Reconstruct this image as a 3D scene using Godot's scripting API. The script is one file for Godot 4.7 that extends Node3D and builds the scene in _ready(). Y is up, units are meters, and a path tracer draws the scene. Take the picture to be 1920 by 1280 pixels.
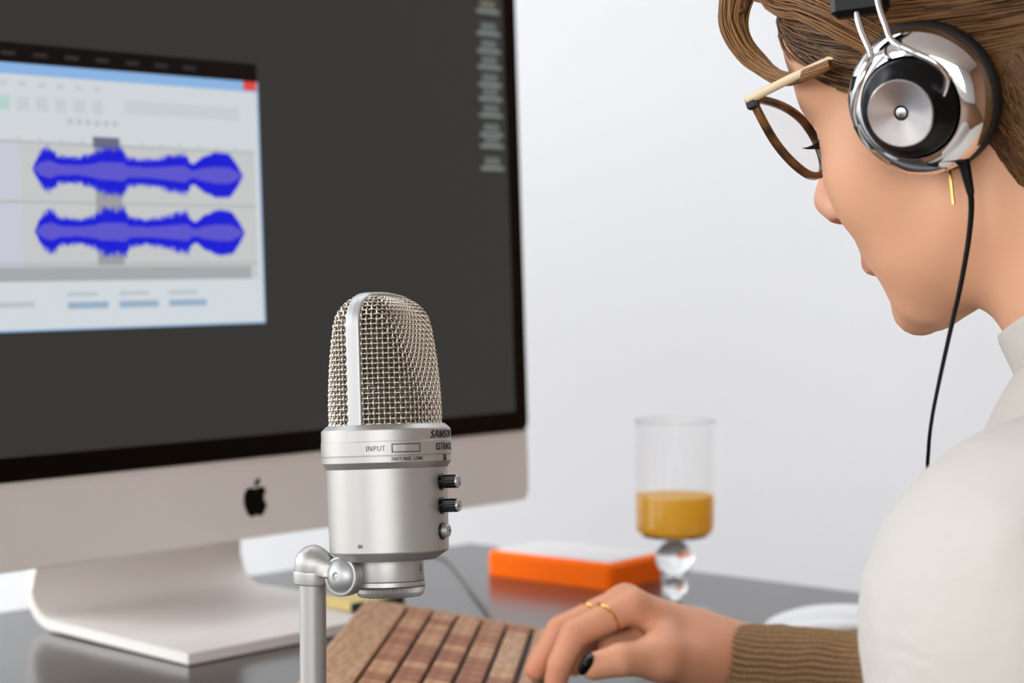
extends Node3D
# A podcast desk: condenser microphone in focus, all-in-one computer behind it, a woman with headphones at the right.
# Lengths inside the builders are millimetres; MM scales them to metres.

const MM := 0.001
const DESK := 766.0

# ------------------------------------------------------------------ mesh builder
class MB:
	var v := PackedVector3Array()
	var n := PackedVector3Array()
	var uv := PackedVector2Array()
	var c := PackedColorArray()
	var idx := PackedInt32Array()
	var tinted := false
	var xf := Transform3D(Basis.from_scale(Vector3.ONE * 0.001), Vector3.ZERO)
	func vert(p: Vector3, nn: Vector3, u := Vector2.ZERO, col := Color.WHITE) -> int:
		v.append(xf * p)
		n.append((xf.basis * nn).normalized())
		uv.append(u)
		c.append(col)
		return v.size() - 1
	func tri(a: int, b: int, d: int) -> void:
		idx.append(a); idx.append(d); idx.append(b)
	func quad(a: int, b: int, d: int, e: int) -> void:
		tri(a, b, d); tri(a, d, e)
	func flat(ps: Array, col := Color.WHITE) -> void:
		var nn: Vector3 = ((ps[1] - ps[0]) as Vector3).cross(ps[2] - ps[0]).normalized()
		var f := v.size()
		for q in ps:
			vert(q, nn, Vector2.ZERO, col)
		for i in range(1, ps.size() - 1):
			tri(f, f + i, f + i + 1)
	func mesh() -> ArrayMesh:
		var a := []
		a.resize(Mesh.ARRAY_MAX)
		a[Mesh.ARRAY_VERTEX] = v
		a[Mesh.ARRAY_NORMAL] = n
		a[Mesh.ARRAY_TEX_UV] = uv
		if tinted:
			a[Mesh.ARRAY_COLOR] = c
		a[Mesh.ARRAY_INDEX] = idx
		var m := ArrayMesh.new()
		m.add_surface_from_arrays(Mesh.PRIMITIVE_TRIANGLES, a)
		return m

var taken := {}
var M := {}

func at_mm(p: Vector3) -> Transform3D:
	return Transform3D(Basis.from_scale(Vector3.ONE * MM), p * MM)

func framed(bx: Vector3, by: Vector3, bz: Vector3, o: Vector3) -> Transform3D:
	return Transform3D(Basis(bx * MM, by * MM, bz * MM), o * MM)

func along(axis: Vector3, o: Vector3) -> Transform3D:   # y turned to axis
	var y := axis.normalized()
	var s := Vector3.UP if absf(y.y) < 0.9 else Vector3.RIGHT
	var x := s.cross(y).normalized()
	return framed(x, y, x.cross(y), o)

func numbered(called: String) -> String:
	var k: int = taken.get(called, -1) + 1
	taken[called] = k
	return called if k == 0 else "%s_%03d" % [called, k]

func tag(o: Node, label: String, category: String, group := "") -> void:
	o.set_meta("label", label)
	o.set_meta("category", category)
	if group:
		o.set_meta("group", group)

func thing(called: String, label: String, category: String, xf := Transform3D(), group := "") -> Node3D:
	var o := Node3D.new()
	o.name = numbered(called)
	add_child(o)
	o.transform = xf
	tag(o, label, category, group)
	return o

func part(called: String, mb, mat: Material, parent: Node, label := "") -> MeshInstance3D:
	var o := MeshInstance3D.new()
	o.name = called
	o.mesh = mb if mb is Mesh else mb.mesh()
	o.material_override = mat
	parent.add_child(o, true)
	if label:
		o.set_meta("label", label)
	return o

func structure(called: String, mb, mat: Material) -> MeshInstance3D:
	var o := part(called, mb, mat, self)
	o.set_meta("kind", "structure")
	return o

# builder whose vertices are given in world millimetres but stored relative to a thing's base
func world_mb(base: Vector3) -> MB:
	var m := MB.new()
	m.xf = Transform3D(Basis.from_scale(Vector3.ONE * MM), -base * MM)
	return m

# ------------------------------------------------------------------ shapes
func lathe(m: MB, prof: Array, segs := 48, crease := 32.0) -> void:
	var cnt := prof.size()
	var nrm := []
	for i in cnt - 1:
		var t: Vector2 = prof[i + 1] - prof[i]
		nrm.append(Vector2(t.y, -t.x).normalized() if t.length() > 1e-6 else Vector2(1, 0))
	for i in cnt - 1:
		var n0: Vector2 = nrm[i]
		var n1: Vector2 = nrm[i]
		if i > 0 and rad_to_deg(nrm[i].angle_to(nrm[i - 1])) < crease and rad_to_deg(nrm[i].angle_to(nrm[i - 1])) > -crease:
			n0 = (nrm[i] + nrm[i - 1]).normalized()
		if i < cnt - 2 and absf(rad_to_deg(nrm[i].angle_to(nrm[i + 1]))) < crease:
			n1 = (nrm[i] + nrm[i + 1]).normalized()
		var f := m.v.size()
		for j in segs + 1:
			var t := TAU * j / segs
			var s := sin(t)
			var k := cos(t)
			m.vert(Vector3(prof[i].x * s, prof[i].y, prof[i].x * k), Vector3(n0.x * s, n0.y, n0.x * k), Vector2(float(j) / segs, float(i) / cnt))
			m.vert(Vector3(prof[i + 1].x * s, prof[i + 1].y, prof[i + 1].x * k), Vector3(n1.x * s, n1.y, n1.x * k), Vector2(float(j) / segs, float(i + 1) / cnt))
		for j in segs:
			var a := f + j * 2
			m.quad(a, a + 2, a + 3, a + 1)

func tube(m: MB, pts: Array, rad: Array, sides := 8, col0 := Color.WHITE, col1 := Color.WHITE, caps := true) -> void:
	var cnt := pts.size()
	var t: Vector3 = (pts[1] - pts[0]).normalized()
	var s := Vector3.UP if absf(t.y) < 0.8 else Vector3.RIGHT
	var x := s.cross(t).normalized()
	var f := m.v.size()
	for i in cnt:
		var t2: Vector3 = (pts[mini(i + 1, cnt - 1)] - pts[maxi(i - 1, 0)]).normalized()
		x = (x - t2 * x.dot(t2)).normalized()
		var y := t2.cross(x)
		var r: float = rad[0] if rad.size() == 1 else rad[i]
		var col := col0.lerp(col1, float(i) / (cnt - 1))
		for k in sides:
			var a := TAU * k / sides
			var d := x * cos(a) + y * sin(a)
			m.vert(pts[i] + d * r, d, Vector2(float(k) / sides, float(i) / cnt), col)
	for i in cnt - 1:
		for k in sides:
			var k2 := (k + 1) % sides
			var a := f + i * sides
			m.quad(a + k, a + k2, a + sides + k2, a + sides + k)
	if caps:
		for e in [0, cnt - 1]:
			var tt: Vector3 = (pts[1] - pts[0]).normalized() * -1.0 if e == 0 else (pts[cnt - 1] - pts[cnt - 2]).normalized()
			var mid := m.vert(pts[e], tt, Vector2.ZERO, col0 if e == 0 else col1)
			var g := m.v.size()
			for k in sides:
				m.v.append(m.v[f + e * sides + k]); m.n.append((m.xf.basis * tt).normalized()); m.uv.append(Vector2.ZERO); m.c.append(col0 if e == 0 else col1)
			for k in sides:
				var k2 := (k + 1) % sides
				if e == 0:
					m.tri(mid, g + k2, g + k)
				else:
					m.tri(mid, g + k, g + k2)

func smooth_path(ctrl: Array, per := 6) -> Array:
	var out := []
	for i in ctrl.size() - 1:
		var p0: Vector3 = ctrl[maxi(i - 1, 0)]
		var p1: Vector3 = ctrl[i]
		var p2: Vector3 = ctrl[i + 1]
		var p3: Vector3 = ctrl[mini(i + 2, ctrl.size() - 1)]
		for k in per:
			var u := float(k) / per
			out.append(0.5 * (2.0 * p1 + (p2 - p0) * u + (2.0 * p0 - 5.0 * p1 + 4.0 * p2 - p3) * u * u + (3.0 * p1 - p0 - 3.0 * p2 + p3) * u * u * u))
	out.append(ctrl[-1])
	return out

func box(m: MB, ctr: Vector3, size: Vector3, bev := 0.0) -> void:
	var h := size / 2.0
	var b := minf(bev, minf(h.x, minf(h.y, h.z)) * 0.98)
	if b <= 0.0:
		for ax in 3:
			for s in [-1.0, 1.0]:
				var nn := Vector3.ZERO
				nn[ax] = s
				var u := Vector3.ZERO
				u[(ax + 1) % 3] = h[(ax + 1) % 3]
				var w := Vector3.ZERO
				w[(ax + 2) % 3] = h[(ax + 2) % 3] * s
				var o := ctr + nn * h[ax]
				m.flat([o - u - w, o + u - w, o + u + w, o - u + w])
		return
	# faces inset, edges chamfered, corners cut
	for ax in 3:
		var u1 := (ax + 1) % 3
		var u2 := (ax + 2) % 3
		for s in [-1.0, 1.0]:
			var ps := []
			for q in [[-1.0, -1.0], [1.0, -1.0], [1.0, 1.0], [-1.0, 1.0]]:
				var p := Vector3.ZERO
				p[ax] = h[ax] * s
				p[u1] = (h[u1] - b) * q[0]
				p[u2] = (h[u2] - b) * q[1] * s
				ps.append(ctr + p)
			m.flat(ps)
		for s1 in [-1.0, 1.0]:      # edges running along ax
			for s2 in [-1.0, 1.0]:
				var p := []
				for q in [[-1.0, 0], [1.0, 0], [1.0, 1], [-1.0, 1]]:
					var w := Vector3.ZERO
					w[ax] = (h[ax] - b) * q[0]
					w[u1] = (h[u1] - (0.0 if q[1] == 0 else b)) * s1
					w[u2] = (h[u2] - (b if q[1] == 0 else 0.0)) * s2
					p.append(ctr + w)
				var nn: Vector3 = (p[1] - p[0]).cross(p[2] - p[0])
				var want := Vector3.ZERO
				want[u1] = s1
				want[u2] = s2
				if nn.dot(want) < 0.0:
					p.reverse()
				m.flat(p)
	for sx in [-1.0, 1.0]:
		for sy in [-1.0, 1.0]:
			for sz in [-1.0, 1.0]:
				var s := Vector3(sx, sy, sz)
				var p := [ctr + s * (h - Vector3(0, b, b)), ctr + s * (h - Vector3(b, 0, b)), ctr + s * (h - Vector3(b, b, 0))]
				if (p[1] - p[0]).cross(p[2] - p[0]).dot(s) < 0.0:
					p.reverse()
				m.flat(p)

# extrude a polygon (x, y) from z0 to z1, edges chamfered by bev at z1
func extrude(m: MB, poly: PackedVector2Array, z0: float, z1: float, bev := 0.0) -> void:
	var p := poly
	if Geometry2D.is_polygon_clockwise(p):
		p.reverse()
	var cnt := p.size()
	var top := p
	if bev > 0.0:
		var shrunk := Geometry2D.offset_polygon(p, -bev)
		if shrunk.size() == 1 and shrunk[0].size() == cnt:
			var best := 0
			var s0: PackedVector2Array = shrunk[0]
			for i in cnt:
				if s0[i].distance_to(p[0]) < s0[best].distance_to(p[0]):
					best = i
			top = PackedVector2Array()
			for i in cnt:
				top.append(s0[(best + i) % cnt])
	var zm := z1 - bev if top != p else z1
	for part_ in [[p, z0, -1.0], [top, z1, 1.0]]:
		var f := m.v.size()
		for q in part_[0]:
			m.vert(Vector3(q.x, q.y, part_[1]), Vector3(0, 0, part_[2]), q * 0.01)
		var t := Geometry2D.triangulate_polygon(part_[0])
		for i in range(0, t.size(), 3):
			var a: Vector2 = part_[0][t[i]]
			var b: Vector2 = part_[0][t[i + 1]]
			var d: Vector2 = part_[0][t[i + 2]]
			var ccw := (b - a).cross(d - a) > 0.0
			if ccw == (part_[2] > 0.0):
				m.tri(f + t[i], f + t[i + 1], f + t[i + 2])
			else:
				m.tri(f + t[i], f + t[i + 2], f + t[i + 1])
	for i in cnt:
		var a := p[i]
		var b := p[(i + 1) % cnt]
		m.flat([Vector3(a.x, a.y, z0), Vector3(b.x, b.y, z0), Vector3(b.x, b.y, zm), Vector3(a.x, a.y, zm)])
		if zm != z1:
			var a2 := top[i]
			var b2 := top[(i + 1) % cnt]
			m.flat([Vector3(a.x, a.y, zm), Vector3(b.x, b.y, zm), Vector3(b2.x, b2.y, z1), Vector3(a2.x, a2.y, z1)])

func rounded_rect(w: float, h: float, r: float, per := 5) -> PackedVector2Array:
	var out := PackedVector2Array()
	for q in 4:
		var cx := (w / 2 - r) * (1 if q == 0 or q == 3 else -1)
		var cy := (h / 2 - r) * (1 if q < 2 else -1)
		for k in per + 1:
			var a := PI / 2 * (q + float(k) / per)
			out.append(Vector2(cx + r * cos(a), cy + r * sin(a)))
	return out

# lettering bent round a cylinder of radius r about y, middle (or left) at angle a (degrees from +z towards +x)
func letters(m: MB, text: String, size: float, r: float, a: float, y: float, bold := false, slant := 0.0, left := false) -> void:
	var f := SystemFont.new()
	f.font_names = PackedStringArray(["Droid Sans"])
	f.font_weight = 700 if bold else 400
	var t := TextMesh.new()
	t.font = f
	t.font_size = 64
	t.pixel_size = size / 46.0
	t.depth = 0.2
	t.text = text
	t.curve_step = 1.0
	t.horizontal_alignment = HORIZONTAL_ALIGNMENT_LEFT if left else HORIZONTAL_ALIGNMENT_CENTER
	t.vertical_alignment = VERTICAL_ALIGNMENT_CENTER
	var ar := t.get_mesh_arrays()
	var vs: PackedVector3Array = ar[Mesh.ARRAY_VERTEX]
	var ns: PackedVector3Array = ar[Mesh.ARRAY_NORMAL]
	var ix: PackedInt32Array = ar[Mesh.ARRAY_INDEX] if ar[Mesh.ARRAY_INDEX] != null else PackedInt32Array(range(vs.size()))
	var b := m.v.size()
	for i in vs.size():
		var q := vs[i]
		var th: float = deg_to_rad(a) + (q.x + slant * q.y) / r
		var rr := r + 0.02 + clampf(q.z, -0.1, 0.1) + 0.08
		var nn := ns[i].rotated(Vector3.UP, th)
		m.vert(Vector3(rr * sin(th), y + q.y, rr * cos(th)), nn)
	for i in ix:
		m.idx.append(b + i)

# a thin plate bent round the y axis, its middle at angle a (degrees), w wide along the arc
func curved_panel(m: MB, a: float, w: float, y0: float, y1: float, r: float) -> void:
	var seg := 8
	for i in seg:
		var t0 := deg_to_rad(a) + w / r * (float(i) / seg - 0.5)
		var t1 := deg_to_rad(a) + w / r * (float(i + 1) / seg - 0.5)
		var o0 := Vector3(sin(t0), 0, cos(t0))
		var o1 := Vector3(sin(t1), 0, cos(t1))
		var lo := Vector3(0, y0, 0)
		var hi := Vector3(0, y1, 0)
		var q := r - 1.5
		m.flat([o0 * r + lo, o1 * r + lo, o1 * r + hi, o0 * r + hi])
		m.flat([o0 * r + hi, o1 * r + hi, o1 * q + hi, o0 * q + hi])
		m.flat([o0 * q + lo, o1 * q + lo, o1 * r + lo, o0 * r + lo])
		if i == 0:
			m.flat([o0 * q + lo, o0 * r + lo, o0 * r + hi, o0 * q + hi])
		if i == seg - 1:
			m.flat([o1 * r + lo, o1 * q + lo, o1 * q + hi, o1 * r + hi])

# ------------------------------------------------------------------ smooth bodies: tapered capsules and ellipsoids joined with a smooth minimum, meshed as surface nets
class Body:
	var kind := PackedInt32Array()
	var a := PackedVector3Array()
	var b := PackedVector3Array()
	var ra := PackedFloat32Array()
	var rb := PackedFloat32Array()
	var kk := PackedFloat32Array()
	var mirror := false
	var clips := []       # [normal, offset]: keeps where normal.p <= offset
	func cap(p: Vector3, q: Vector3, r0: float, r1: float, k: float) -> void:
		kind.append(1); a.append(p); b.append(q); ra.append(r0); rb.append(r1); kk.append(maxf(k, 0.01))
	func ell(p: Vector3, r: Vector3, k: float) -> void:
		kind.append(0); a.append(p); b.append(r); ra.append(0); rb.append(0); kk.append(maxf(k, 0.01))
	func cut(p: Vector3, r: float, k: float) -> void:
		kind.append(2); a.append(p); b.append(p); ra.append(r); rb.append(0); kk.append(maxf(k, 0.01))
	func f(p: Vector3) -> float:
		var q := Vector3(p.x, p.y, absf(p.z)) if mirror else p
		var d := 1e5
		for i in kind.size():
			var dd: float
			var k := kk[i]
			if kind[i] == 1:
				var ba := b[i] - a[i]
				var h := clampf((q - a[i]).dot(ba) / maxf(ba.length_squared(), 1e-6), 0.0, 1.0)
				dd = (q - a[i] - ba * h).length() - lerpf(ra[i], rb[i], h)
			elif kind[i] == 0:
				var w := (q - a[i]) / b[i]
				var k0 := w.length()
				dd = k0 * (k0 - 1.0) / maxf((w / b[i]).length(), 1e-6)
			else:
				dd = ra[i] - (q - a[i]).length()
				var g := maxf(k - absf(d - dd), 0.0) / k
				d = maxf(d, dd) + g * g * k * 0.25
				continue
			var e := k - absf(d - dd)
			d = minf(d, dd)
			if e > 0.0:
				d -= e * e / k * 0.25
		for c in clips:
			var e2: float = c[0].dot(p) - c[1]
			d = maxf(d, e2)
		return d

func net(m: MB, body: Body, lo: Vector3, hi: Vector3, cell: float, map: Transform3D, tint = null, flip := false) -> void:
	var nx := int(ceil((hi.x - lo.x) / cell)) + 1
	var ny := int(ceil((hi.y - lo.y) / cell)) + 1
	var nz := int(ceil((hi.z - lo.z) / cell)) + 1
	var g := PackedFloat32Array()
	g.resize(nx * ny * nz)
	g.fill(1e5)
	var bs := 4
	for bx in range(0, nx, bs):
		for by in range(0, ny, bs):
			for bz in range(0, nz, bs):
				var mid := lo + (Vector3(bx, by, bz) + Vector3.ONE * (bs - 1) * 0.5) * cell
				var dm := body.f(mid)
				var far := absf(dm) > bs * cell * 1.5
				for x in range(bx, mini(bx + bs, nx)):
					for y in range(by, mini(by + bs, ny)):
						var row := (x * ny + y) * nz
						for z in range(bz, mini(bz + bs, nz)):
							g[row + z] = dm if far else body.f(lo + Vector3(x, y, z) * cell)
	var id := PackedInt32Array()
	id.resize(nx * ny * nz)
	id.fill(-1)
	var first := m.v.size()
	var off := [Vector3i(0, 0, 0), Vector3i(1, 0, 0), Vector3i(0, 1, 0), Vector3i(1, 1, 0), Vector3i(0, 0, 1), Vector3i(1, 0, 1), Vector3i(0, 1, 1), Vector3i(1, 1, 1)]
	var edges := [[0, 1], [2, 3], [4, 5], [6, 7], [0, 2], [1, 3], [4, 6], [5, 7], [0, 4], [1, 5], [2, 6], [3, 7]]
	var sx := ny * nz
	for x in nx - 1:
		for y in ny - 1:
			for z in nz - 1:
				var o := (x * ny + y) * nz + z
				var s := g[o] < 0.0
				if (g[o + 1] < 0.0) == s and (g[o + nz] < 0.0) == s and (g[o + nz + 1] < 0.0) == s and (g[o + sx] < 0.0) == s and (g[o + sx + 1] < 0.0) == s and (g[o + sx + nz] < 0.0) == s and (g[o + sx + nz + 1] < 0.0) == s:
					continue
				var val := [g[o], g[o + sx], g[o + nz], g[o + sx + nz], g[o + 1], g[o + sx + 1], g[o + nz + 1], g[o + sx + nz + 1]]
				var sum := Vector3.ZERO
				var cnt := 0
				for e in edges:
					var d0: float = val[e[0]]
					var d1: float = val[e[1]]
					if (d0 < 0.0) != (d1 < 0.0):
						var t := d0 / (d0 - d1)
						sum += Vector3(off[e[0]]).lerp(Vector3(off[e[1]]), t)
						cnt += 1
				var p := lo + (Vector3(x, y, z) + sum / cnt) * cell
				id[o] = m.v.size()
				var col: Color = tint.call(p) if tint != null else Color.WHITE
				m.vert(map * p, Vector3.ZERO, Vector2(p.x, p.y) * 0.01, col)
				m.n[m.n.size() - 1] = Vector3.ZERO
	var step := [sx, nz, 1]
	for x in range(1, nx - 1):
		for y in range(1, ny - 1):
			for z in range(1, nz - 1):
				var o := (x * ny + y) * nz + z
				var s := g[o] < 0.0
				for ax in 3:
					var w: int = step[ax]
					if (g[o + w] < 0.0) == s:
						continue
					var u1: int = step[(ax + 1) % 3]
					var u2: int = step[(ax + 2) % 3]
					var q := [id[o - u1 - u2], id[o - u2], id[o], id[o - u1]]
					if q.min() < 0:
						continue
					if s == flip:
						q.reverse()
					m.quad(q[0], q[1], q[2], q[3])
					var nn: Vector3 = (m.v[q[2]] - m.v[q[0]]).cross(m.v[q[3]] - m.v[q[1]])
					for k in q:
						m.n[k] += nn
	for i in range(first, m.v.size()):
		m.n[i] = m.n[i].normalized() if m.n[i].length_squared() > 0.0 else Vector3.UP

# ------------------------------------------------------------------ materials
func plain(col: Color, rough := 0.6, metal := 0.0, spec := 0.5) -> StandardMaterial3D:
	var m := StandardMaterial3D.new()
	m.albedo_color = col
	m.roughness = rough
	m.metallic = metal
	m.metallic_specular = spec
	return m

func noise_tex(freq: float, c0: Color, c1: Color, seed_ := 1, size := 512, kind := FastNoiseLite.TYPE_SIMPLEX_SMOOTH, octaves := 4) -> ImageTexture:
	var n := FastNoiseLite.new()
	n.noise_type = kind
	n.frequency = freq
	n.seed = seed_
	n.fractal_octaves = octaves
	var im := n.get_seamless_image(size, size)
	im.convert(Image.FORMAT_RGB8)
	for y in size:
		for x in size:
			var k := im.get_pixel(x, y).r
			im.set_pixel(x, y, c0.lerp(c1, k))
	return ImageTexture.create_from_image(im)

func make_materials() -> void:
	M.silver = plain(Color(0.70, 0.69, 0.675), 0.5, 0.85)
	M.silver.roughness_texture = noise_tex(0.2, Color(0.85, 0.85, 0.85), Color(1, 1, 1), 4, 256)
	M.silver.uv1_triplanar = true
	M.silver.uv1_scale = Vector3.ONE * 60
	M.band = plain(Color(0.70, 0.70, 0.695), 0.44, 0.75)
	M.wire = plain(Color(0.80, 0.76, 0.70), 0.3, 1.0)
	M.inner = plain(Color(0.42, 0.41, 0.40), 0.45, 0.6)
	M.ink = plain(Color(0.06, 0.06, 0.06), 0.6)
	M.knob = plain(Color(0.03, 0.03, 0.03), 0.22)
	M.chrome = plain(Color(0.93, 0.93, 0.94), 0.06, 1.0)
	M.spun = plain(Color(0.88, 0.87, 0.88), 0.25, 1.0)
	M.spun.anisotropy_enabled = true
	M.spun.anisotropy = 0.85
	M.black = plain(Color(0.025, 0.025, 0.027), 0.35, 0.0, 0.35)
	M.pad = plain(Color(0.025, 0.022, 0.02), 0.6)
	M.cable = plain(Color(0.015, 0.012, 0.014), 0.5, 0.0, 0.25)
	M.alu = plain(Color(0.88, 0.855, 0.83), 0.5, 0.12)
	M.bezel = plain(Color(0.008, 0.008, 0.009), 0.12, 0.0, 0.3)
	M.wall = plain(Color(0.925, 0.94, 0.95), 0.9)
	M.warm_wall = plain(Color(0.57, 0.43, 0.33), 0.9)
	M.ceiling = plain(Color(0.93, 0.93, 0.93), 0.9)
	M.frame = plain(Color(0.9, 0.9, 0.9), 0.5)
	M.floor = plain(Color(1, 1, 1), 0.5)
	M.floor.albedo_texture = noise_tex(0.01, Color(0.40, 0.28, 0.18), Color(0.55, 0.40, 0.27), 8, 256)
	M.floor.uv1_triplanar = true
	M.desk = plain(Color(1, 1, 1), 0.2, 0.0, 0.5)
	M.desk.albedo_texture = noise_tex(0.02, Color(0.19, 0.175, 0.17), Color(0.24, 0.225, 0.22), 5, 256)
	M.desk.uv1_triplanar = true
	M.desk.uv1_scale = Vector3(6, 6, 1.5)
	M.wood = plain(Color(1, 1, 1), 0.55)
	var grain := noise_tex(0.012, Color(0.64, 0.47, 0.33), Color(0.82, 0.66, 0.52), 12, 512)
	M.wood.albedo_texture = grain
	M.wood.uv1_triplanar = true
	M.wood.uv1_scale = Vector3(30, 30, 6)
	for i in 4:
		var w: StandardMaterial3D = M.wood.duplicate()
		w.albedo_color = [Color(1, 0.97, 0.95), Color(0.92, 0.84, 0.80), Color(0.82, 0.71, 0.69), Color(1.0, 1.0, 1.0)][i]
		M["key%d" % i] = w
	M.well = plain(Color(0.26, 0.17, 0.10), 0.7)
	M.skin = plain(Color(1, 1, 1), 0.5, 0.0, 0.38)
	M.skin.vertex_color_use_as_albedo = true
	M.skin.subsurf_scatter_enabled = true
	M.skin.subsurf_scatter_strength = 0.12
	M.hair = plain(Color(1, 1, 1), 0.42, 0.0, 0.4)
	M.hair.vertex_color_use_as_albedo = true
	M.lash = plain(Color(0.03, 0.02, 0.02), 0.5)
	M.sweater = plain(Color(0.755, 0.735, 0.705), 0.95)
	M.sweater.heightmap_enabled = true
	M.sweater.heightmap_texture = noise_tex(0.05, Color(0, 0, 0), Color(1, 1, 1), 3, 256)
	M.sweater.heightmap_scale = 0.06
	M.sweater.uv1_triplanar = true
	M.sweater.uv1_scale = Vector3.ONE * 8
	M.sleeve = plain(Color(1, 1, 1), 0.95)
	M.sleeve.albedo_texture = noise_tex(0.06, Color(0.42, 0.315, 0.205), Color(0.66, 0.52, 0.37), 7, 256, FastNoiseLite.TYPE_SIMPLEX, 5)
	M.sleeve.uv1_triplanar = true
	M.sleeve.uv1_scale = Vector3.ONE * 30
	M.denim = plain(Color(0.16, 0.18, 0.24), 0.9)
	M.nail = plain(Color(0.04, 0.03, 0.035), 0.2)
	M.gold = plain(Color(0.90, 0.68, 0.38), 0.22, 1.0)
	M.tortoise = plain(Color(1, 1, 1), 0.18)
	M.tortoise.albedo_texture = noise_tex(0.02, Color(0.10, 0.05, 0.02), Color(0.62, 0.42, 0.18), 9, 256, FastNoiseLite.TYPE_SIMPLEX_SMOOTH, 2)
	M.tortoise.uv1_triplanar = true
	M.tortoise.uv1_scale = Vector3.ONE * 14
	M.ivory = plain(Color(0.86, 0.78, 0.64), 0.35)
	M.lens = plain(Color(1, 1, 1, 0.03), 0.02)
	M.lens.transparency = BaseMaterial3D.TRANSPARENCY_ALPHA
	M.glass = plain(Color(1, 1, 1, 0.0), 0.02)
	M.glass.refraction_enabled = true
	M.glass.refraction_scale = 0.05
	M.glass.transparency = BaseMaterial3D.TRANSPARENCY_ALPHA
	M.juice = plain(Color(1.0, 0.80, 0.02), 0.3)
	M.juice.backlight_enabled = true
	M.juice.backlight = Color(1.0, 0.84, 0.10)
	M.orange = plain(Color(1.0, 0.42, 0.0), 0.6, 0.0, 0.25)
	M.drive = plain(Color(0.84, 0.83, 0.82), 0.35, 0.3)
	M.white = plain(Color(0.90, 0.90, 0.90), 0.25)
	M.grey = plain(Color(0.46, 0.45, 0.44), 0.5)
	M.yellow = plain(Color(0.88, 0.79, 0.52), 0.7)
	M.dark = plain(Color(0.10, 0.095, 0.09), 0.5)

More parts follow.
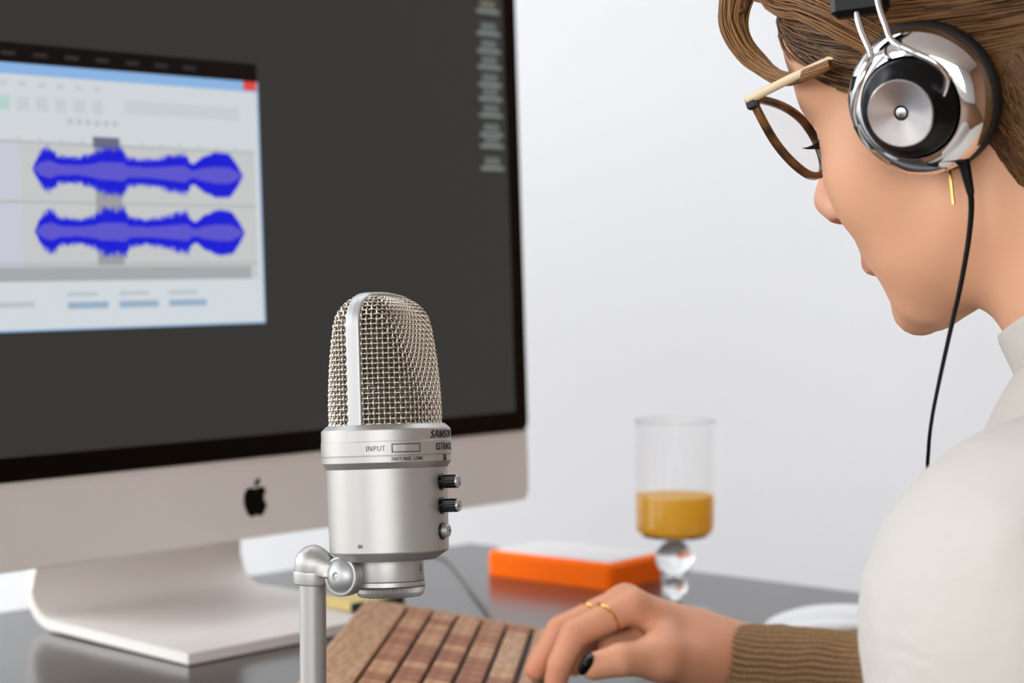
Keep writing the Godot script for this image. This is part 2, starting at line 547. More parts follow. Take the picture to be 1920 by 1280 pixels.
# ------------------------------------------------------------------ room
func room() -> void:
	var x0 := -2300.0
	var x1 := 2600.0
	var z0 := -2900.0
	var z1 := 2200.0
	var h := 2700.0
	var t := 120.0
	var m := MB.new()
	box(m, Vector3((x0 + x1) / 2, -t / 2, (z0 + z1) / 2), Vector3(x1 - x0 + 2 * t, t, z1 - z0 + 2 * t))
	structure("floor", m, M.floor)
	# ceiling with an unseen roof window, added to brighten the back wall
	var rx0 := -2000.0
	var rx1 := 2300.0
	var rz0 := -2350.0
	var rz1 := -1620.0
	m = MB.new()
	box(m, Vector3((x0 + x1) / 2, h + t / 2, (rz1 + z1 + t) / 2), Vector3(x1 - x0 + 2 * t, t, z1 + t - rz1))
	box(m, Vector3((x0 + x1) / 2, h + t / 2, (rz0 + z0 - t) / 2), Vector3(x1 - x0 + 2 * t, t, rz0 - z0 + t))
	box(m, Vector3((x0 - t + rx0) / 2, h + t / 2, (rz0 + rz1) / 2), Vector3(rx0 - x0 + t, t, rz1 - rz0))
	box(m, Vector3((x1 + t + rx1) / 2, h + t / 2, (rz0 + rz1) / 2), Vector3(x1 + t - rx1, t, rz1 - rz0))
	structure("ceiling", m, M.ceiling)
	m = MB.new()
	for k in 5:
		box(m, Vector3(lerpf(rx0 + 20, rx1 - 20, k / 4.0), h + t / 2, (rz0 + rz1) / 2), Vector3(40, 60, rz1 - rz0), 4)
	for z in [rz0 + 20, rz1 - 20]:
		box(m, Vector3((rx0 + rx1) / 2, h + t / 2, z), Vector3(rx1 - rx0, 60, 40), 4)
	structure("window_3", m, M.frame)
	m = MB.new()
	box(m, Vector3((x0 + x1) / 2, h / 2, z0 - t / 2), Vector3(x1 - x0 + 2 * t, h, t))
	structure("wall_back", m, M.wall)
	# wall behind the camera with a wide window, added for more frontal light
	var fx0 := -2100.0
	var fx1 := 900.0
	var fy0 := 500.0
	var fy1 := 2560.0
	m = MB.new()
	box(m, Vector3((x0 - t + fx0) / 2, h / 2, z1 + t / 2), Vector3(fx0 - x0 + t, h, t))
	box(m, Vector3((x1 + t + fx1) / 2, h / 2, z1 + t / 2), Vector3(x1 + t - fx1, h, t))
	box(m, Vector3((fx0 + fx1) / 2, fy0 / 2, z1 + t / 2), Vector3(fx1 - fx0, fy0, t))
	box(m, Vector3((fx0 + fx1) / 2, (h + fy1) / 2, z1 + t / 2), Vector3(fx1 - fx0, h - fy1, t))
	structure("wall_front", m, M.wall)
	m = MB.new()
	for k in 4:
		box(m, Vector3(lerpf(fx0 + 25, fx1 - 25, k / 3.0), (fy0 + fy1) / 2, z1 + t / 2), Vector3(50, fy1 - fy0, 60), 4)
	for yy in [fy0 + 25, fy1 - 25]:
		box(m, Vector3((fx0 + fx1) / 2, yy, z1 + t / 2), Vector3(fx1 - fx0, 50, 60), 4)
	structure("window_4", m, M.frame)
	m = MB.new()
	box(m, Vector3(x1 + t / 2, h / 2, (z0 + z1) / 2), Vector3(t, h, z1 - z0))
	structure("wall_right", m, M.warm_wall)
	# left wall with two tall windows
	m = MB.new()
	var holes := [[-2650.0, -450.0], [0.0, 1100.0]]
	var sill := 350.0
	var head_ := 2560.0
	var zz := z0
	for o in holes:
		box(m, Vector3(x0 - t / 2, h / 2, (zz + o[0]) / 2), Vector3(t, h, o[0] - zz))
		box(m, Vector3(x0 - t / 2, sill / 2, (o[0] + o[1]) / 2), Vector3(t, sill, o[1] - o[0]))
		box(m, Vector3(x0 - t / 2, (h + head_) / 2, (o[0] + o[1]) / 2), Vector3(t, h - head_, o[1] - o[0]))
		zz = o[1]
	box(m, Vector3(x0 - t / 2, h / 2, (zz + z1) / 2), Vector3(t, h, z1 - zz))
	structure("wall_left", m, M.wall)
	for i in 2:
		m = MB.new()
		var a: float = holes[i][0]
		var b: float = holes[i][1]
		for z in [a + 25, (a + b) / 2, b - 25]:
			box(m, Vector3(x0 - t / 2, (sill + head_) / 2, z), Vector3(60, head_ - sill, 50), 4)
		for y in [sill + 25, head_ - 25]:
			box(m, Vector3(x0 - t / 2, y, (a + b) / 2), Vector3(60, 50, b - a), 4)
		structure("window_%d" % (i + 1), m, M.frame)

# ------------------------------------------------------------------ desk
func desk() -> void:
	var o := Vector3(-42, 0, -2045)
	var e := Vector3(-0.695, 0, 0.719)
	var n := Vector3(0.76, 0, 0.65)
	var t := thing("desk", "dark glossy desk top reaching back to the white wall", "desk", Transform3D(Basis(), o * MM))
	var m := world_mb(o)
	var p := [o, o + e * 1700, o + e * 1700 + n * 900, o + n * 900]
	var lo := []
	var hi := []
	for q in p:
		hi.append(q + Vector3.UP * DESK)
		lo.append(q + Vector3.UP * (DESK - 32))
	m.flat([hi[0], hi[1], hi[2], hi[3]])
	m.flat([lo[3], lo[2], lo[1], lo[0]])
	for i in 4:
		var j := (i + 1) % 4
		m.flat([hi[i], lo[i], lo[j], hi[j]])
	part("table_top", m, M.desk, t)
	for q in [[80.0, 60.0], [1620.0, 60.0], [1620.0, 840.0], [80.0, 840.0]]:
		m = world_mb(o)
		var b: Vector3 = o + e * q[0] + n * q[1]
		m.xf = Transform3D(Basis.from_scale(Vector3.ONE * MM), (b - o) * MM)
		box(m, Vector3(0, (DESK - 32) / 2, 0), Vector3(50, DESK - 32, 50), 3)
		part("leg", m, M.dark, t)

# ------------------------------------------------------------------ computer
func screen_picture() -> ImageTexture:
	var w := 1228
	var h := 744
	var im := Image.create(w, h, false, Image.FORMAT_RGB8)
	var r := func(u0: float, u1: float, v0: float, v1: float, col: Color) -> void:
		im.fill_rect(Rect2i(int((u0 + 632) * 2), int((452 - v1) * 2), int((u1 - u0) * 2), int((v1 - v0) * 2)), col)
	var c8 := func(a: int, b: int, d: int) -> Color: return Color8(a, b, d)
	im.fill(c8.call(57, 57, 55))
	r.call(-632.0, -311.0, 354.0, 369.0, c8.call(18, 16, 16))       # dark strip over the window
	for k in 9:
		r.call(-600.0 + k * 27, -588.0 + k * 27, 360.0, 363.0, c8.call(52, 50, 50))
	r.call(-632.0, -310.0, 167.0, 355.0, c8.call(160, 195, 232))
	r.call(-632.0, -311.5, 168.5, 347.0, c8.call(217, 223, 227))
	r.call(-632.0, -311.5, 347.0, 355.0, c8.call(146, 188, 236))
	r.call(-325.0, -311.5, 348.0, 355.0, c8.call(232, 78, 72))
	for k in 7:                                                       # tool buttons
		r.call(-566.0 + k * 16, -556.0 + k * 16, 322.0, 332.0, c8.call(207, 214, 218) if k != 1 else c8.call(190, 219, 210))
		r.call(-564.0 + k * 16, -558.0 + k * 16, 339.0, 342.0, c8.call(203, 209, 214))
	for k in 6:
		r.call(-492.0 + k * 8, -487.0 + k * 8, 314.0, 318.0, c8.call(196, 202, 206))
	r.call(-440.0, -330.0, 324.0, 334.0, c8.call(208, 214, 219))
	r.call(-632.0, -316.0, 202.0, 300.0, c8.call(206, 209, 209))
	r.call(-632.0, -533.0, 202.0, 300.0, c8.call(208, 211, 224))
	for k in 12:
		r.call(-534.0 + k * 18, -533.0 + k * 18, 300.0, 304.0, c8.call(180, 186, 190))
	for v in [257.0, 299.0, 213.0]:
		r.call(-632.0, -316.0, v, v + 2.0, c8.call(190, 193, 193))
	r.call(-470.0, -446.0, 298.0, 306.0, c8.call(112, 114, 138))
	r.call(-469.0, -445.0, 213.0, 298.0, c8.call(164, 166, 170))
	var env := [[0.0, 0.06], [0.035, 0.75], [0.075, 1.0], [0.11, 0.62], [0.2, 0.55], [0.26, 0.72], [0.30, 1.0], [0.41, 1.06], [0.425, 0.66], [0.52, 0.6], [0.61, 0.76], [0.705, 1.0], [0.73, 0.52], [0.75, 0.44], [0.79, 0.74], [0.86, 1.0], [0.93, 0.96], [0.97, 0.5], [1.0, 0.02]]
	var rng := RandomNumberGenerator.new()
	rng.seed = 5
	for c in [281.0, 237.0]:
		for x in 390:
			var s := x / 389.0
			var a := 0.0
			for i in env.size() - 1:
				if s >= env[i][0] and s <= env[i + 1][0]:
					a = lerpf(env[i][1], env[i + 1][1], (s - env[i][0]) / (env[i + 1][0] - env[i][0]))
			var jag := rng.randf_range(0.72, 1.04) if s < 0.72 else rng.randf_range(0.92, 1.02)
			var amp: float = a * 18.0 * jag
			var u: float = -523.0 + x * 0.5
			r.call(u, u + 0.5, c - amp, c + amp, c8.call(28, 34, 222))
			var inn: float = a * 6.5
			r.call(u, u + 0.5, c - inn, c + inn, c8.call(98, 92, 214))
	r.call(-632.0, -323.0, 202.0, 212.0, c8.call(172, 177, 181))
	r.call(-632.0, -311.5, 168.5, 201.0, c8.call(219, 226, 231))
	for k in 3:
		r.call(-497.0 + k * 46, -461.0 + k * 46, 182.0, 187.0, c8.call(160, 184, 206))
		r.call(-497.0 + k * 46, -470.0 + k * 46, 191.0, 194.0, c8.call(196, 205, 212))
	r.call(-560.0, -525.0, 184.0, 188.0, c8.call(196, 203, 208))
	var ys := [16, 57, 90, 120, 153, 180, 210, 247, 268, 309]            # column of small icons by the right edge
	for i in ys.size():
		var v: float = 299.0 + (310 - ys[i]) * 0.47
		r.call(-48.0, -28.0, v - 1.0, v + 6.0, c8.call(112, 108, 96) if i == 0 else c8.call(104, 112, 110))
		r.call(-53.0, -23.0, v - 5.5, v - 2.0, c8.call(128, 134, 132))
	return ImageTexture.create_from_image(im)

func computer() -> void:
	var rr := Vector3(0.66127, 0, -0.75015)
	var uu := Vector3(-0.03109, 0.99914, -0.0274)
	var nn := rr.cross(uu)
	var corner := Vector3(16.66, 839.6, -1814.4)
	var t := thing("desktop_computer", "large silver and black all-in-one desktop computer showing a blue sound waveform", "computer", Transform3D(Basis(rr, uu, nn).orthonormalized(), corner * MM))
	# u runs left from the right edge, v up from the lower edge of the chin
	var m := MB.new()
	m.xf = at_mm(Vector3(-325, 238, -9))
	extrude(m, rounded_rect(650, 476, 10), 0, 8, 0.8)
	part("case", m, M.alu, t)
	m = MB.new()    # domed back
	m.xf = at_mm(Vector3(-325, 238, -9))
	var prev := []
	for k in 7:
		var s := k / 6.0
		var ring := []
		for q in rounded_rect(650 * (1 - 0.62 * s * s), 476 * (1 - 0.62 * s * s), 10 * (1 - 0.5 * s)):
			ring.append(Vector3(q.x, q.y, -45 * sqrt(s) * (0.35 + 0.65 * s)))
		if prev:
			for i in ring.size():
				var j := (i + 1) % ring.size()
				m.flat([prev[j], prev[i], ring[i], ring[j]])
		prev = ring
	prev.reverse()
	m.flat(prev)
	part("back_shell", m, M.alu, t)
	m = MB.new()
	m.xf = at_mm(Vector3(-325, 62 + 207, -1))
	extrude(m, rounded_rect(649, 413, 8), 0, 1.6, 0.4)
	part("bezel_glass", m, M.bezel, t, "black glass border of the screen")
	m = MB.new()
	var f := m.v.size()
	for q in [[-632.0, 80.0, 0.0, 1.0], [-18.0, 80.0, 1.0, 1.0], [-18.0, 452.0, 1.0, 0.0], [-632.0, 452.0, 0.0, 0.0]]:
		m.vert(Vector3(q[0], q[1], 0.9), Vector3(0, 0, 1), Vector2(q[2], q[3]))
	m.quad(f, f + 1, f + 2, f + 3)
	var sm := plain(Color(0.01, 0.01, 0.01), 0.16, 0.0, 0.3)
	sm.emission_enabled = true
	sm.emission = Color.BLACK
	sm.emission_texture = screen_picture()
	sm.emission_energy_multiplier = 0.9
	var sc := part("screen", m, sm, t, "lit screen with a sound editing window open")
	sc.position = Vector3(0, 0, 0)
	# emblem on the chin: bitten apple with a leaf
	var apple := PackedVector2Array()
	var half := [Vector2(0, 8.2), Vector2(2.2, 8.9), Vector2(5.2, 9.6), Vector2(8.2, 9.0), Vector2(10.6, 6.8), Vector2(12.0, 3.0), Vector2(12.1, -1.5), Vector2(11.0, -6.0), Vector2(8.8, -10.4), Vector2(6.0, -13.0), Vector2(3.4, -13.2), Vector2(1.4, -12.4), Vector2(0, -12.1)]
	for q in half:
		apple.append(q)
	for i in range(half.size() - 2, 0, -1):
		apple.append(Vector2(-half[i].x, half[i].y))
	var bite := PackedVector2Array()
	for i in 20:
		bite.append(Vector2(14.6, 0.6) + Vector2.from_angle(TAU * i / 20) * 6.2)
	var leaf := PackedVector2Array()
	for i in 9:
		leaf.append(Vector2(-0.6, 10.0).lerp(Vector2(5.0, 16.4), i / 8.0) + Vector2(-0.75, 0.66) * sin(PI * i / 8.0) * 2.2)
	for i in range(7, 0, -1):
		leaf.append(Vector2(-0.6, 10.0).lerp(Vector2(5.0, 16.4), i / 8.0) - Vector2(-0.75, 0.66) * sin(PI * i / 8.0) * 2.2)
	m = MB.new()
	m.xf = at_mm(Vector3(-325, 30, -1))
	for pg in Geometry2D.clip_polygons(apple, bite):
		extrude(m, pg, 0, 0.5)
	extrude(m, leaf, 0, 0.5)
	part("emblem", m, M.bezel, t, "black bitten apple emblem with a leaf")
	# stand: one bent aluminium plate; its foot lies flat on the desk
	var st := MB.new()
	var base := corner - rr * 325
	var fwd := Vector3(0.75, 0, 0.661)
	var side := Vector3(0.661, 0, -0.75)
	var inv := t.transform.affine_inverse()
	st.xf = inv * Transform3D(Basis(side * MM, Vector3.UP * MM, fwd * MM), Vector3(base.x, DESK, base.z) * MM)
	var prof := []   # (forward, up, half width) of the upper face
	prof.append(Vector3(62, 9, 121))
	prof.append(Vector3(-120, 10, 110))
	for k in range(1, 8):
		var a := PI / 2 * k / 8.0
		prof.append(Vector3(-120 - 24 * sin(a), 10 + 24 * (1 - cos(a)), 109))
	prof.append(Vector3(-144, 36, 107))
	prof.append(Vector3(-118, 170, 92))
	prof.append(Vector3(-60, 235, 85))
	var th: float = 8.0
	for s in [1.0, -1.0]:
		var ff := st.v.size()
		for i in prof.size():
			var d: Vector3 = prof[mini(i + 1, prof.size() - 1)] - prof[maxi(i - 1, 0)]
			var nz := Vector2(d.y, -d.x).normalized()      # (forward, up)
			var o := 0.0 if s > 0 else -th
			var q := Vector3(0, prof[i].y + nz.y * o, prof[i].x + nz.x * o)
			for xx in [-1.0, 1.0]:
				st.vert(q + Vector3(xx * prof[i].z, 0, 0), Vector3(0, nz.y, nz.x) * s)
		for i in prof.size() - 1:
			var a := ff + i * 2
			if s > 0:
				st.quad(a, a + 1, a + 3, a + 2)
			else:
				st.quad(a + 1, a, a + 2, a + 3)
	var cnt := prof.size() * 2
	for i in prof.size() - 1:       # rims
		for xx in 2:
			var a := i * 2 + xx
			var ps := [st.v[a], st.v[a + 2], st.v[a + 2 + cnt], st.v[a + cnt]]
			if xx == 0:
				ps.reverse()
			var keep := st.xf
			st.xf = Transform3D()
			st.flat(ps)
			st.xf = keep
	var keep2 := st.xf
	st.xf = Transform3D()
	st.flat([st.v[0], st.v[cnt], st.v[cnt + 1], st.v[1]])
	st.xf = keep2
	part("stand", st, M.alu, t, "bent aluminium foot and neck")

# ------------------------------------------------------------------ microphone
const HOOP := -31.0
func hoop_a(h: float) -> float:
	if h < 46.0:
		return 26.7
	var q := clampf((h - 46.0) / 15.6, 0.0, 1.0)
	return 13.0 + 13.7 * sqrt(maxf(1.0 - q * q, 0.0))

func half_w(h: float) -> float:
	var w := 27.5 if h < 10.0 else lerpf(27.5, 12.5, pow((h - 10.0) / 46.0, 1.05))
	if h > 51.0:
		var q := clampf((h - 51.0) / 10.6, 0.0, 1.0)
		w *= sqrt(maxf(1.0 - q * q, 0.0))
	return maxf(w, 0.05)

func grille(phi: float, h: float, side: float, shrink := 0.0) -> Vector3:
	var A := hoop_a(h) - shrink
	var w := maxf(half_w(h) - shrink, 0.05)
	var k := 9.0
	var r := pow(pow(1.0 / A, k) + pow(maxf(absf(sin(phi)), 1e-4) / w, k), -1.0 / k)
	var al := deg_to_rad(HOOP)
	var ea := Vector3(sin(al), 0, cos(al))
	var eb := Vector3(cos(al), 0, -sin(al))
	return ea * (r * cos(phi)) + eb * (side * r * sin(phi)) + Vector3.UP * (80.6 + h)

func microphone() -> void:
	# axis: foot of the microphone body at (-57.3, 901, -953.5), leaning a little left and away
	var o := Vector3(-57.4, 900.4, -952.6)
	var y := Vector3(-4.6, 140.0, -14.0).normalized()
	var z := (Vector3(57.4, 0, 952.6).normalized())
	z = (z - y * z.dot(y)).normalized()
	var x := y.cross(z)
	var t := thing("microphone", "silver condenser microphone with woven wire grille in sharp focus", "microphone", Transform3D(Basis(x, y, z), o * MM))
	var m := MB.new()
	lathe(m, [Vector2(0, 17.3), Vector2(21.8, 17.3), Vector2(22.2, 17.5), Vector2(28.0, 21.2), Vector2(28.25, 21.8), Vector2(28.7, 60.2), Vector2(28.7, 61.2)], 96, 20)
	part("body", m, M.silver, t)
	m = MB.new()
	lathe(m, [Vector2(28.2, 60.3), Vector2(28.8, 60.5), Vector2(30.3, 62.8), Vector2(30.65, 63.5), Vector2(30.7, 66.2), Vector2(30.45, 66.35), Vector2(30.45, 66.6), Vector2(31.0, 66.8), Vector2(31.0, 73.1), Vector2(30.8, 73.3), Vector2(30.75, 78.4), Vector2(30.5, 78.9), Vector2(28.2, 81.0), Vector2(27.6, 81.2), Vector2(25.8, 81.2), Vector2(25.8, 79.5)], 128, 20)
	var collar := part("collar", m, M.silver, t)
	# lettering
	m = MB.new()
	letters(m, "SAMSON", 3.5, 30.75, 42.5, 75.9, true, 0.28, true)
	part("lettering", m, M.ink, collar, "bold slanted black lettering SAMSON")
	m = MB.new()
	letters(m, "TRACK", 3.2, 31.0, 54.6, 70.1, false, 0.0, true)
	part("lettering", m, M.ink, collar, "thin black lettering TRACK")
	m = MB.new()    # square G
	for q in [[0.0, 0.0, 0.7, 3.0], [0.0, 2.4, 3.1, 0.6], [0.0, 0.0, 3.1, 0.6], [2.5, 0.0, 0.6, 1.7], [1.3, 1.2, 1.8, 0.55]]:
		for s in 4:
			var a0: float = deg_to_rad(48.4) + (q[0] + q[2] * s / 4.0) / 31.0
			var a1: float = deg_to_rad(48.4) + (q[0] + q[2] * (s + 1) / 4.0) / 31.0
			var ps := []
			for w in [[a0, q[1]], [a1, q[1]], [a1, q[1] + q[3]], [a0, q[1] + q[3]]]:
				ps.append(Vector3(31.12 * sin(w[0]), 68.6 + w[1], 31.12 * cos(w[0])))
			m.flat(ps)
	part("lettering", m, M.ink, collar, "black square letter G")
	m = MB.new()
	letters(m, "INPUT", 2.3, 31.0, -9.2, 69.9)
	part("lettering", m, M.ink, collar, "black lettering INPUT")
	m = MB.new()
	letters(m, "INST/MIC", 1.55, 30.65, 13.5, 64.9, true)
	part("lettering", m, M.ink, collar, "small black lettering INST/MIC")
	m = MB.new()
	letters(m, "LINE", 1.55, 30.65, 28.8, 64.9, true)
	part("lettering", m, M.ink, collar, "small black lettering LINE")
	m = MB.new()
	m.xf = m.xf * Transform3D(Basis(Vector3.UP, deg_to_rad(62.5)), Vector3.ZERO) * Transform3D(Basis(Vector3.RIGHT, PI / 2), Vector3(0, 64.9, 30.6))
	lathe(m, [Vector2(1.0, 0), Vector2(1.5, 0.0), Vector2(1.5, 0.25), Vector2(1.0, 0.25)], 20)
	box(m, Vector3(0, 0.1, 0), Vector3(0.5, 0.2, 2.2))
	box(m, Vector3(0.3, 0.1, 0.4), Vector3(1.1, 0.2, 0.5))
	part("emblem", m, M.ink, collar, "small round black mark")
	# slide switch
	m = MB.new()
	curved_panel(m, 17.6, 14.0, 67.85, 71.95, 31.05)
	var sw := part("switch_recess", m, M.dark, collar)
	m = MB.new()
	curved_panel(m, 17.6, 13.0, 68.3, 71.5, 31.12)
	part("switch_track", m, M.silver, sw)
	m = MB.new()
	curved_panel(m, 12.9, 7.6, 68.35, 71.45, 31.5)
	curved_panel(m, 15.9, 1.7, 68.35, 71.45, 32.4)
	part("slider", m, M.band, sw)
	m = MB.new()
	letters(m, "IN", 1.7, 28.3, -28.0, 25.0)
	part("lettering", m, M.ink, t, "tiny black lettering IN")
	# tail
	m = MB.new()
	lathe(m, [Vector2(0, 7.6), Vector2(16.2, 7.6), Vector2(16.3, 8.0), Vector2(16.1, 17.4)], 72)
	var tail := part("tail", m, M.silver, t)
	m = MB.new()
	lathe(m, [Vector2(0, 5.0), Vector2(16.4, 5.0), Vector2(16.6, 5.2), Vector2(16.5, 7.2), Vector2(16.2, 7.35), Vector2(0, 7.35)], 72)
	part("ring", m, M.silver, tail)
	m = MB.new()
	var teeth := 84
	var prof := [Vector2(13.8, 0.0), Vector2(15.2, 0.6), Vector2(16.1, 2.2), Vector2(16.4, 3.9), Vector2(16.55, 4.7)]
	for i in prof.size() - 1:
		for k in teeth * 2:
			var rad := func(j: int, q: int) -> float: return prof[q].x - (0.8 if j % 2 == 0 and q < 4 else 0.0)
			var ps := []
			for w in [[k, i], [k + 1, i], [k + 1, i + 1], [k, i + 1]]:
				var th: float = TAU * w[0] / (teeth * 2.0)
				var r: float = rad.call(w[0], w[1])
				ps.append(Vector3(r * sin(th), prof[w[1]].y, r * cos(th)))
			m.flat(ps)
	lathe(m, [Vector2(0, 0), Vector2(14.2, 0.05)], 48)
	part("knurled_nut", m, M.silver, tail)
	m = MB.new()
	for q in [[0.0, 0.0, 0.35, 3.2], [-0.9, 0.9, 0.35, 1.3], [0.8, 1.3, 0.35, 1.1], [-0.45, 0.75, 0.9, 0.3], [0.4, 1.1, 0.8, 0.3], [-0.2, 3.1, 0.7, 0.7]]:
		var ps := []
		for w in [[0, 0], [1, 0], [1, 1], [0, 1]]:
			var th: float = deg_to_rad(63.5) + (q[0] + w[0] * q[2]) / 16.2
			ps.append(Vector3(16.35 * sin(th), 11.2 + q[1] + w[1] * q[3], 16.35 * cos(th)))
		m.flat(ps)
	part("emblem", m, M.ink, tail, "tiny black fork-shaped socket mark")
	# knobs
	for i in 3:
		var hy: float = [53.6, 42.4, 30.6][i]
		var kx := Transform3D(Basis(Vector3.UP, deg_to_rad(63.0)), Vector3.ZERO) * Transform3D(Basis(Vector3.RIGHT, PI / 2), Vector3(0, hy, 27.6))
		m = MB.new()
		m.xf = m.xf * kx
		lathe(m, [Vector2(0, 0), Vector2(4.15, 0), Vector2(4.15, 1.0), Vector2(3.7, 1.35), Vector2(0, 1.35)], 40)
		var bush := part("bushing", m, M.knob, t, "round black collar in the body")
		m = MB.new()
		m.xf = m.xf * kx
		if i < 2:
			var pr := [Vector2(3.0, 1.0), Vector2(3.2, 2.0), Vector2(3.2, 8.6), Vector2(2.9, 9.3), Vector2(2.6, 9.4)]
			for s in pr.size() - 1:
				for k in 36:
					var ps := []
					for w in [[k, s], [k + 1, s], [k + 1, s + 1], [k, s + 1]]:
						var th: float = TAU * w[0] / 36.0
						var r: float = pr[w[1]].x - (0.22 if w[0] % 3 == 0 and w[1] > 0 and w[1] < 3 else 0.0)
						ps.append(Vector3(r * sin(th), pr[w[1]].y, r * cos(th)))
					m.flat(ps)
			var kn := part("knob", m, M.knob, t, "fluted black control knob")
			m = MB.new()
			m.xf = m.xf * kx
			lathe(m, [Vector2(3.0, 8.8), Vector2(2.9, 9.5), Vector2(2.6, 9.9), Vector2(0, 10.0)], 32)
			part("cap", m, M.band, kn, "silver end cap")
			m = MB.new()
			m.xf = m.xf * kx * Transform3D(Basis(Vector3.UP, [0.5, -1.2][i]), Vector3.ZERO)
			box(m, Vector3(0, 10.02, 1.2), Vector3(0.55, 0.12, 1.7))
			part("pointer", m, M.ink, kn)
		else:
			lathe(m, [Vector2(2.9, 1.0), Vector2(2.9, 3.6), Vector2(2.6, 4.0), Vector2(0, 4.1)], 32)
			var kn := part("button", m, M.band, t, "silver push button")
			m = MB.new()
			m.xf = m.xf * kx
			box(m, Vector3(0.8, 4.12, 0), Vector3(1.2, 0.12, 1.2))
			part("pointer", m, M.ink, kn)
	# grille: arch band, inner screen, two woven halves
	var al := deg_to_rad(HOOP)
	var ea := Vector3(sin(al), 0, cos(al))
	var eb := Vector3(cos(al), 0, -sin(al))
	var path := []
	for i in 20:
		path.append(Vector2(26.9, i * 46.0 / 20))
	for i in 25:
		var a := PI / 2 * i / 24.0
		path.append(Vector2(12.9 + 14.0 * cos(a), 46.0 + 16.0 * sin(a)))
	for i in range(1, 10):
		path.append(Vector2(12.9 - 25.8 * i / 10.0, 62.0 + 0.7 * sin(PI * i / 10.0)))
	for i in range(24, -1, -1):
		var a := PI / 2 * i / 24.0
		path.append(Vector2(-12.9 - 14.0 * cos(a), 46.0 + 16.0 * sin(a)))
	for i in range(19, -1, -1):
		path.append(Vector2(-26.9, i * 46.0 / 20))
	var sect := [Vector2(-3.7, -1.2), Vector2(3.7, -1.2), Vector2(3.7, 0.2), Vector2(3.4, 0.75), Vector2(2.7, 1.0), Vector2(0, 1.2), Vector2(-2.7, 1.0), Vector2(-3.4, 0.75), Vector2(-3.7, 0.2)]
	m = MB.new()
	var rows := []
	for i in path.size():
		var d: Vector2 = (path[mini(i + 1, path.size() - 1)] - path[maxi(i - 1, 0)]).normalized()
		var nn := Vector2(d.y, -d.x)
		rows.append([path[i], nn])
	for s in sect.size():
		var p0: Vector2 = sect[s]
		var p1: Vector2 = sect[(s + 1) % sect.size()]
		var dn := Vector2(p1.y - p0.y, -(p1.x - p0.x)).normalized()
		var ff := m.v.size()
		for rw in rows:
			for q in [p0, p1]:
				var pos: Vector2 = rw[0] + rw[1] * q.y
				m.vert(ea * pos.x + Vector3.UP * (80.4 + pos.y) + eb * q.x, (ea * rw[1].x + Vector3.UP * rw[1].y) * dn.y + eb * dn.x)
		for i in rows.size() - 1:
			var a := ff + i * 2
			m.quad(a, a + 2, a + 3, a + 1)
	part("arch_band", m, M.band, t, "smooth silver band arching over the grille")
	# rows spaced evenly along the middle meridian
	var hs := []
	var acc := 0.0
	var last := Vector2(half_w(0), 0)
	var want := 0.7
	for i in range(1, 4001):
		var h := 61.5 * i / 4000.0
		var q := Vector2(half_w(h), h)
		acc += q.distance_to(last)
		last = q
		if acc >= want:
			hs.append(h)
			want += 2.42
	for side in [1.0, -1.0]:
		m = MB.new()
		var p_lo := asin(3.4 / 26.7)
		var nv := 31
		var phis := []
		for i in nv:
			phis.append(lerpf(p_lo + 0.03, PI - p_lo - 0.03, i / (nv - 1.0)))
		var point := func(ph: float, h: float, lift: float) -> Vector3:
			var p := grille(ph, h, side)
			var dp := grille(ph + 0.02, h, side) - grille(ph - 0.02, h, side)
			var dh := grille(ph, minf(h + 0.4, 61.5), side) - grille(ph, h - 0.4, side)
			var nrm: Vector3 = dh.cross(dp).normalized() * side * -1.0
			return p + nrm * lift
		for i in nv:        # upright wires
			var pts := []
			for j in hs.size() - 1:
				for k in 4:
					var ss := k / 4.0
					var sg := 1.0 if (i + j) % 2 == 0 else -1.0
					pts.append(point.call(phis[i], lerpf(hs[j], hs[j + 1], ss), sg * cos(PI * ss) * 0.42))
			tube(m, pts, [0.45], 6, Color.WHITE, Color.WHITE, false)
		for j in hs.size():  # cross wires
			var pts := []
			for i in nv - 1:
				for k in 4:
					var ss := k / 4.0
					var sg := -1.0 if (i + j) % 2 == 0 else 1.0
					pts.append(point.call(lerpf(phis[i], phis[i + 1], ss), hs[j], sg * cos(PI * ss) * 0.42))
			tube(m, pts, [0.45], 6, Color.WHITE, Color.WHITE, false)
		var wm := part("wire_mesh", m, M.wire, t, "woven wire half of the grille")
		wm.set_meta("kind", "stuff")
	# fine gauze under the coarse wire, woven of thinner wires
	for side in [1.0, -1.0]:
		m = MB.new()
		for i in 61:
			var pts := []
			for j in 46:
				pts.append(grille(lerpf(0.1, PI - 0.1, i / 60.0), 60.6 * j / 45.0, side, 5.0))
			tube(m, pts, [0.2], 4, Color.WHITE, Color.WHITE, false)
		for j in 48:
			var pts := []
			for i in 31:
				pts.append(grille(lerpf(0.1, PI - 0.1, i / 30.0), 0.6 + 1.26 * j, side, 5.0))
			tube(m, pts, [0.2], 4, Color.WHITE, Color.WHITE, false)
		part("gauze_lining", m, M.inner, t, "fine wire gauze behind the coarse mesh").set_meta("kind", "stuff")
	m = MB.new()      # round capsule on a post, seen through the wire
	m.xf = m.xf * Transform3D(Basis(Vector3.UP, al + PI / 2), Vector3.ZERO) * Transform3D(Basis(Vector3.RIGHT, PI / 2), Vector3(0, 116, 0))
	lathe(m, [Vector2(0, -6), Vector2(13, -6), Vector2(13.5, -5), Vector2(15, -4.5), Vector2(15, 4.5), Vector2(13.5, 5), Vector2(13, 6), Vector2(0, 6)], 40)
	var cap := part("capsule", m, M.inner, t, "round grey capsule inside the grille")
	m = MB.new()
	lathe(m, [Vector2(3.5, 79.6), Vector2(3.5, 102)], 16)
	part("post", m, M.inner, cap)
	m = MB.new()
	lathe(m, [Vector2(25.9, 79.4), Vector2(25.9, 80.2), Vector2(0, 80.2)], 48)
	part("deck", m, M.silver, t)

